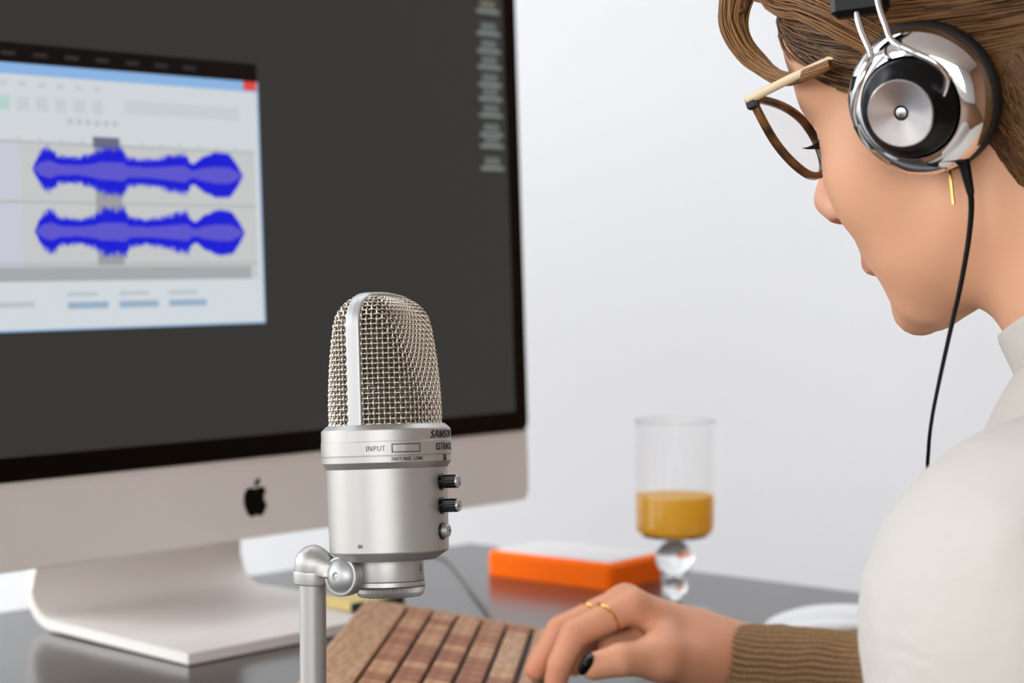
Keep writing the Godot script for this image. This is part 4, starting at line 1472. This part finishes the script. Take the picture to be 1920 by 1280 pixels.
func headphones() -> void:
	var o := Vector3(175.7, 1127.9, -879.8)
	var t := thing("headphones", "chrome and black headphones worn over brown hair", "headphones", Transform3D(Basis(), o * MM))
	var ax := Vector3(-0.50, -0.265, 0.83).normalized()
	for sgn in [1.0, -1.0]:
		var c := o
		var a := ax
		if sgn < 0:
			c = hd(3.7, -1.6, -87)
			a = (HF * -0.094 + HU * -0.156 - HL * 0.982).normalized()
		var xf := Transform3D(Basis.from_scale(Vector3.ONE * MM), -o * MM) * Transform3D(along(a, Vector3.ZERO).basis.scaled(Vector3.ONE * 1000.0), c)
		var m := MB.new()
		m.xf = xf
		lathe(m, [Vector2(10, -17), Vector2(26, -17), Vector2(31.5, -15), Vector2(34.0, -10), Vector2(33.2, -5.5), Vector2(31, -4), Vector2(10, -4)], 64, 50)
		part("ear_pad", m, M.pad, t)
		m = MB.new()
		m.xf = xf
		lathe(m, [Vector2(31.0, -5.0), Vector2(32.2, -3.5), Vector2(32.4, -1.0), Vector2(31.6, 2.0), Vector2(29.6, 5.6), Vector2(26.6, 8.6), Vector2(23.6, 10.4), Vector2(22.4, 10.7), Vector2(21.6, 9.4), Vector2(21.4, 4)], 80, 40)
		var cup := part("ear_cup", m, M.chrome, t, "mirror chrome ear cup")
		m = MB.new()
		m.xf = xf
		lathe(m, [Vector2(21.5, 6), Vector2(21.2, 12.5), Vector2(20.2, 14.0), Vector2(17.8, 15.6), Vector2(16.2, 20.5), Vector2(14.6, 22.0), Vector2(0, 22.0)], 64, 40)
		part("drum", m, M.black, cup, "black drum in the middle of the cup")
		m = MB.new()
		m.xf = xf
		lathe(m, [Vector2(14.6, 21.0), Vector2(14.6, 23.0), Vector2(14.1, 23.5), Vector2(13.2, 23.4), Vector2(9.0, 22.7), Vector2(4.2, 22.1), Vector2(2.4, 21.9), Vector2(1.6, 22.3), Vector2(0, 22.5)], 64, 30)
		part("cap", m, M.spun, cup, "spun silver centre cap")
	# wire yoke, slider block, band over the head
	var m3 := world_mb(o)
	tube(m3, smooth_path([Vector3(148.7, 1180, -879), Vector3(147.9, 1166.8, -875.6), Vector3(149.7, 1157.3, -872.2), Vector3(152.6, 1146.8, -865.5), Vector3(149.5, 1140.6, -860.4), Vector3(146.2, 1132.8, -861.0), Vector3(145.2, 1124.0, -866.5), Vector3(147.5, 1118, -872)], 6), [1.45], 10)
	part("yoke_wire", m3, M.chrome, t)
	m3 = world_mb(o)
	tube(m3, smooth_path([Vector3(155.3, 1180, -875), Vector3(156.4, 1168.3, -869.7), Vector3(158.4, 1160.0, -865.3), Vector3(160.6, 1152.1, -859.5), Vector3(167.8, 1147.0, -852.7), Vector3(176.3, 1142.2, -850.0), Vector3(181.9, 1136.5, -852.2), Vector3(181.6, 1129.5, -858.0), Vector3(180.5, 1127.5, -861.0)], 6), [1.45], 10)
	part("yoke_wire", m3, M.chrome, t)
	m3 = world_mb(o)
	m3.xf = m3.xf * Transform3D(Basis(Vector3(0.95, 0.1, 0.3).normalized(), Vector3(-0.1, 0.98, -0.15).normalized(), Vector3(-0.3, 0.12, 0.95).normalized()).orthonormalized(), Vector3(149.5, 1171.5, -877.5))
	box(m3, Vector3(0, 3, 0), Vector3(25, 20, 9), 2.5)
	part("slider_block", m3, M.black, t)
	m3 = world_mb(o)
	var band := []
	for k in 25:
		var a := deg_to_rad(lerpf(24, 156, k / 24.0))
		band.append(hd(6, 26 + sin(a) * 112, cos(a) * 98))
	for sh in [-7.0, 7.0]:
		var pts := []
		for q in band:
			pts.append(q + HF * sh)
		tube(m3, pts, [3.2], 8)
	part("headband", m3, M.black, t)
	# cable
	var m4 := world_mb(o)
	var cb := [Vector3(195.5, 1101, -880), Vector3(199.1, 1087.0, -881), Vector3(198.7, 1070.8, -882), Vector3(195.4, 1049.9, -882), Vector3(191.3, 1031.4, -881.4), Vector3(186.2, 1010.6, -878.4), Vector3(182.5, 992.1, -877.6), Vector3(181.3, 978.1, -878.9), Vector3(183.2, 963.2, -886.3), Vector3(192, 940, -893), Vector3(196, 900, -905), Vector3(200, 840, -915), Vector3(208, 760, -920), Vector3(212, 690, -925)]
	var pth := smooth_path(cb, 8)
	var rads := []
	for k in pth.size():
		rads.append(lerpf(1.45, 0.85, clampf(k / 45.0, 0, 1)))
	tube(m4, pth, rads, 8)
	part("cable", m4, M.cable, t, "thin black cable hanging from the ear cup")
	m4 = world_mb(o)
	tube(m4, [Vector3(193.5, 1108, -878), Vector3(196.0, 1100.5, -880), Vector3(199.0, 1088.5, -881)], [3.0, 2.6, 1.7], 12)
	part("cable_boot", m4, M.black, t)

func small_things() -> void:
	# earring
	var eb := Vector3(192.1, 1100, -892)
	var t := thing("earring", "thin gold bar earring hanging below the ear cup", "earring", Transform3D(Basis(), eb * MM))
	var m := world_mb(eb)
	tube(m, [Vector3(191.2, 1104, -893), Vector3(192.1, 1099.4, -891.5), Vector3(193.3, 1084.0, -889)], [0.6, 0.75, 0.85], 8)
	part("bar", m, M.gold, t)
	# finger rings
	var rings := [[Vector3(76.6, 838.5, -1277), Vector3(39.7, 822.5, -1267), 0.45, 10.3, "thin gold ring on the index finger nearest the thumb"], [Vector3(73, 837.5, -1298), Vector3(31.5, 820, -1291), 0.52, 10.5, "thin gold ring on the middle finger behind the other ring"]]
	for q in rings:
		var c: Vector3 = q[0].lerp(q[1], q[2])
		var r := thing("finger_ring", q[4], "ring", Transform3D(Basis(), c * MM), "gold rings")
		m = MB.new()
		var d: Vector3 = (q[1] - q[0]).normalized()
		m.xf = along((d + Vector3(0.15, -0.1, 0.25)).normalized(), Vector3.ZERO)
		lathe(m, [Vector2(q[3] - 0.5, -0.9), Vector2(q[3] + 0.5, -0.9), Vector2(q[3] + 0.8, 0), Vector2(q[3] + 0.5, 0.9), Vector2(q[3] - 0.5, 0.9), Vector2(q[3] - 0.5, -0.9)], 48, 50)
		part("hoop", m, M.gold, r)
	# goblet
	var g := Vector3(133, DESK, -1648)
	t = thing("goblet", "clear glass goblet on a beaded stem half filled with orange juice", "goblet", Transform3D(Basis(), g * MM))
	m = MB.new()
	lathe(m, [Vector2(32.6, 73), Vector2(32.8, 158.2)], 64, 50)
	lathe(m, [Vector2(27, 64), Vector2(31.5, 67), Vector2(32.6, 73)], 64, 50)
	part("bowl", m, M.lens, t, "thin clear glass bowl")
	m = MB.new()
	lathe(m, [Vector2(32.4, 157.6), Vector2(33.1, 157.6), Vector2(33.3, 158.3), Vector2(32.8, 158.9), Vector2(32.3, 158.3), Vector2(32.4, 157.6)], 64, 60)
	part("lip", m, M.glass, t)
	m = MB.new()
	lathe(m, [Vector2(0, 0), Vector2(37, 0), Vector2(37.5, 1), Vector2(36, 2.2), Vector2(20, 4.5), Vector2(8, 8), Vector2(5, 11.5), Vector2(6, 14), Vector2(9.5, 18), Vector2(10.5, 22.5), Vector2(9, 27), Vector2(6.5, 30), Vector2(9, 33), Vector2(14, 38), Vector2(16.5, 45), Vector2(15, 52), Vector2(10, 57.5), Vector2(5.5, 60.5), Vector2(7, 62.5), Vector2(26, 64), Vector2(27, 65), Vector2(26, 66), Vector2(0, 66)], 64, 50)
	part("stem", m, M.glass, t, "clear beaded glass stem and foot")
	m = MB.new()
	lathe(m, [Vector2(0, 66.3), Vector2(26.5, 66.3), Vector2(30.6, 68.6), Vector2(32.0, 73.2), Vector2(32.2, 97.5), Vector2(0, 97.5)], 64, 40)
	part("juice", m, M.juice, t, "orange juice")
	# portable drive
	var dx := Vector3(0.787, 0, 0.617)
	var dz := Vector3(-0.617, 0, 0.787)
	var dc := Vector3(-21, DESK, -1844) + dx * 68 - dz * 40
	t = thing("portable_drive", "orange edged portable drive with a pale top lying on the desk", "drive", Transform3D(Basis(dx, Vector3.UP, dz), dc * MM))
	m = MB.new()
	m.xf = Transform3D(Basis(Vector3.RIGHT, Vector3.FORWARD, Vector3.UP).scaled(Vector3.ONE * MM), Vector3.ZERO)
	extrude(m, rounded_rect(140, 84, 7), 0.2, 23, 3.0)
	part("bumper", m, M.orange, t, "orange rubber bumper")
	m = MB.new()
	m.xf = Transform3D(Basis(Vector3.RIGHT, Vector3.FORWARD, Vector3.UP).scaled(Vector3.ONE * MM), Vector3.ZERO)
	extrude(m, rounded_rect(128, 72, 5), 20, 24.2, 0.6)
	part("shell", m, M.drive, t, "pale aluminium top")
	# mouse
	var mo := Vector3(250, DESK, -1560)
	t = thing("computer_mouse", "white rounded mouse with a black base behind the sleeve", "mouse", Transform3D(Basis(Vector3.UP, 0.35), mo * MM))
	var mb := Body.new()
	mb.ell(Vector3(0, 6, 0), Vector3(60, 16.5, 34), 0)
	mb.clips = [[Vector3.DOWN, -7.0]]
	m = MB.new()
	net(m, mb, Vector3(-64, 3, -38), Vector3(64, 26, 38), 2.0, Transform3D())
	part("shell", m, M.white, t)
	m = MB.new()
	lathe(m, [Vector2(0, 0.2), Vector2(0.86, 0.2), Vector2(0.95, 3), Vector2(0.97, 7.2), Vector2(0, 7.2)], 48)
	for i in m.v.size():
		m.v[i] = Vector3(m.v[i].x * 58.0, m.v[i].y, m.v[i].z * 32.5)
	part("base", m, M.black, t)
	# cable on the desk
	var cb := [Vector3(-95, DESK + 1.6, -1990), Vector3(-67, DESK + 1.6, -1949), Vector3(-48, DESK + 1.6, -1850), Vector3(-36, DESK + 1.6, -1760), Vector3(-22, DESK + 1.6, -1661), Vector3(-14, DESK + 1.6, -1590), Vector3(-22, DESK + 1.6, -1530), Vector3(-40, DESK + 1.6, -1500)]
	m = world_mb(cb[0])
	tube(m, smooth_path(cb, 8), [2.0], 8)
	var co := part("desk_cable", m, M.grey, self)
	co.position = cb[0] * MM
	tag(co, "grey cable lying on the desk behind the wooden keyboard", "cable")
	# yellow pad with a dark pen on the foot of the computer
	var yo := Vector3(-122, DESK + 10.0, -1632)
	t = thing("notepad", "small yellow notepad lying between computer foot and keyboard", "notepad", Transform3D(Basis(Vector3.UP, 0.75), yo * MM))
	for k in 3:
		m = MB.new()
		box(m, Vector3(0.6 * k, 1.2 + 2.5 * k, -0.4 * k), Vector3(52, 2.3, 40), 0.2)
		part("sheet_block", m, M.yellow, t)
	m = MB.new()
	box(m, Vector3(0, 3.6, 21), Vector3(54, 7.4, 2.6), 0.4)
	part("binding", m, M.dark, t, "dark bound edge")

# ------------------------------------------------------------------ keyboard
func keyboard() -> void:
	var tilt := asin(14.0 / 94.0)
	var hx := Vector3(0.9974, 0, 0.0724)
	var x := (hx * cos(tilt) + Vector3.DOWN * sin(tilt)).normalized()
	var z := Vector3(-0.0724, 0, 0.9974)
	var y := z.cross(x)
	var o := Vector3(-77, 800, -1483)
	var t := thing("keyboard", "wooden computer keyboard with brown keys under the typing hand", "keyboard", Transform3D(Basis(x, y, z), o * MM))
	# wedge shaped wooden case, cross-section in (x, y), running along z
	var bot := func(px: float) -> float: return (DESK + 0.3 - o.y + px * sin(tilt)) / cos(tilt)
	var prof := PackedVector2Array([Vector2(-33, bot.call(-33.0) + 0.0), Vector2(106, bot.call(106.0)), Vector2(106, -1.2), Vector2(104.5, 0.2), Vector2(96, 0.2), Vector2(96, -4.5), Vector2(-1.5, -4.5), Vector2(-1.5, 0.6), Vector2(-29, 1.2), Vector2(-33, -2)])
	var m := MB.new()
	extrude(m, prof, -3, 296)
	part("case", m, M.wood, t)
	m = MB.new()
	box(m, Vector3(47.2, -4.35, 146), Vector3(97, 0.2, 292))
	part("key_bed", m, M.well, t, "dark bed between the keys")
	for zc in [-6.0, 299.0]:
		m = MB.new()
		var p2 := PackedVector2Array([Vector2(-33, bot.call(-33.0)), Vector2(106, bot.call(106.0)), Vector2(106, -1.2), Vector2(104.5, 0.0), Vector2(-29, 0.8), Vector2(-33, -2)])
		extrude(m, p2, zc - 3, zc + 3)
		part("end_rail", m, M.wood, t)
	var rng := RandomNumberGenerator.new()
	rng.seed = 3
	var shapes := {}
	for r in 5:
		var zc := 1.0
		var k := 0
		while zc < 285.0:
			var len_ := 18.6
			if r == 4:
				len_ = [24.0, 24.0, 112.0, 24.0, 24.0, 24.0, 24.0, 24.0][k] if k < 8 else 18.6
			elif k == 0:
				len_ = [18.6, 26.0, 30.0, 40.0][r]
			if zc + len_ > 292.0:
				len_ = 292.0 - zc
			if len_ < 10.0:
				break
			if not shapes.has(len_):
				var b := MB.new()
				box(b, Vector3.ZERO, Vector3(15.6, 5.0, len_ - 2.8), 0.9)
				shapes[len_] = b.mesh()
			var pick := 0
			var u := rng.randf()
			pick = 0 if u < 0.4 else (1 if u < 0.75 else 2)
			if r == 4 and k == 2:
				pick = 3
			if (r in [1, 2, 3]) and zc > 110 and zc < 230 and u > 0.35:
				pick = 2
			var key := part("key", shapes[len_], M["key%d" % pick], t)
			key.position = Vector3(18.6 * r + 9.6, -1.6 + 0.5, zc + len_ / 2) * MM
			zc += len_
			k += 1

# ------------------------------------------------------------------ chair under the person
func chair() -> void:
	var c := Vector3(398, 0, -838)
	var t := thing("office_chair", "dark upholstered chair beneath the seated person", "chair", Transform3D(Basis(Vector3.UP, atan2(0.82, 0.57)), c * MM))
	var m := MB.new()
	box(m, Vector3(0, 415, 0), Vector3(470, 70, 460), 22)
	part("seat", m, M.dark, t)
	m = MB.new()
	lathe(m, [Vector2(30, 60), Vector2(30, 382), Vector2(0, 382)], 24)
	part("column", m, M.black, t)
	for k in 5:
		m = MB.new()
		var a := TAU * k / 5.0
		tube(m, [Vector3(0, 75, 0), Vector3(sin(a) * 270, 55, cos(a) * 270), Vector3(sin(a) * 280, 12, cos(a) * 280)], [22, 16, 12], 10)
		part("leg", m, M.black, t)

# ------------------------------------------------------------------ scene
func _ready() -> void:
	var cam := Camera3D.new()
	cam.name = "camera"
	cam.position = Vector3(0, 1.065, 0)
	cam.rotation_degrees = Vector3(-2.6368, 0, 0)
	cam.fov = 19.122
	cam.near = 0.05
	cam.far = 50.0
	var att := CameraAttributesPhysical.new()
	att.frustum_focal_length = 71.25
	att.frustum_focus_distance = 0.98
	att.exposure_aperture = 9.2
	att.frustum_near = 0.05
	att.frustum_far = 50.0
	cam.attributes = att
	add_child(cam)
	cam.current = true

	var env := Environment.new()
	env.background_mode = Environment.BG_SKY
	var sky := Sky.new()
	var pm := ProceduralSkyMaterial.new()
	pm.sky_top_color = Color(0.93, 0.96, 1.0)
	pm.sky_horizon_color = Color(1.0, 0.995, 0.98)
	pm.ground_bottom_color = Color(0.50, 0.48, 0.45)
	pm.ground_horizon_color = Color(0.75, 0.75, 0.74)
	pm.sun_angle_max = 0.0
	sky.sky_material = pm
	env.sky = sky
	env.background_energy_multiplier = 5.65
	env.tonemap_mode = Environment.TONE_MAPPER_LINEAR
	env.tonemap_exposure = 1.0
	env.sdfgi_enabled = true
	env.ssao_enabled = true
	env.ssil_enabled = true
	var we := WorldEnvironment.new()
	we.name = "world"
	we.environment = env
	add_child(we)

	skin_noise.frequency = 0.05
	skin_noise.seed = 3
	make_materials()
	room()
	desk()
	computer()
	person()
	chair()
	headphones()
	glasses()
	microphone()
	keyboard()
	small_things()
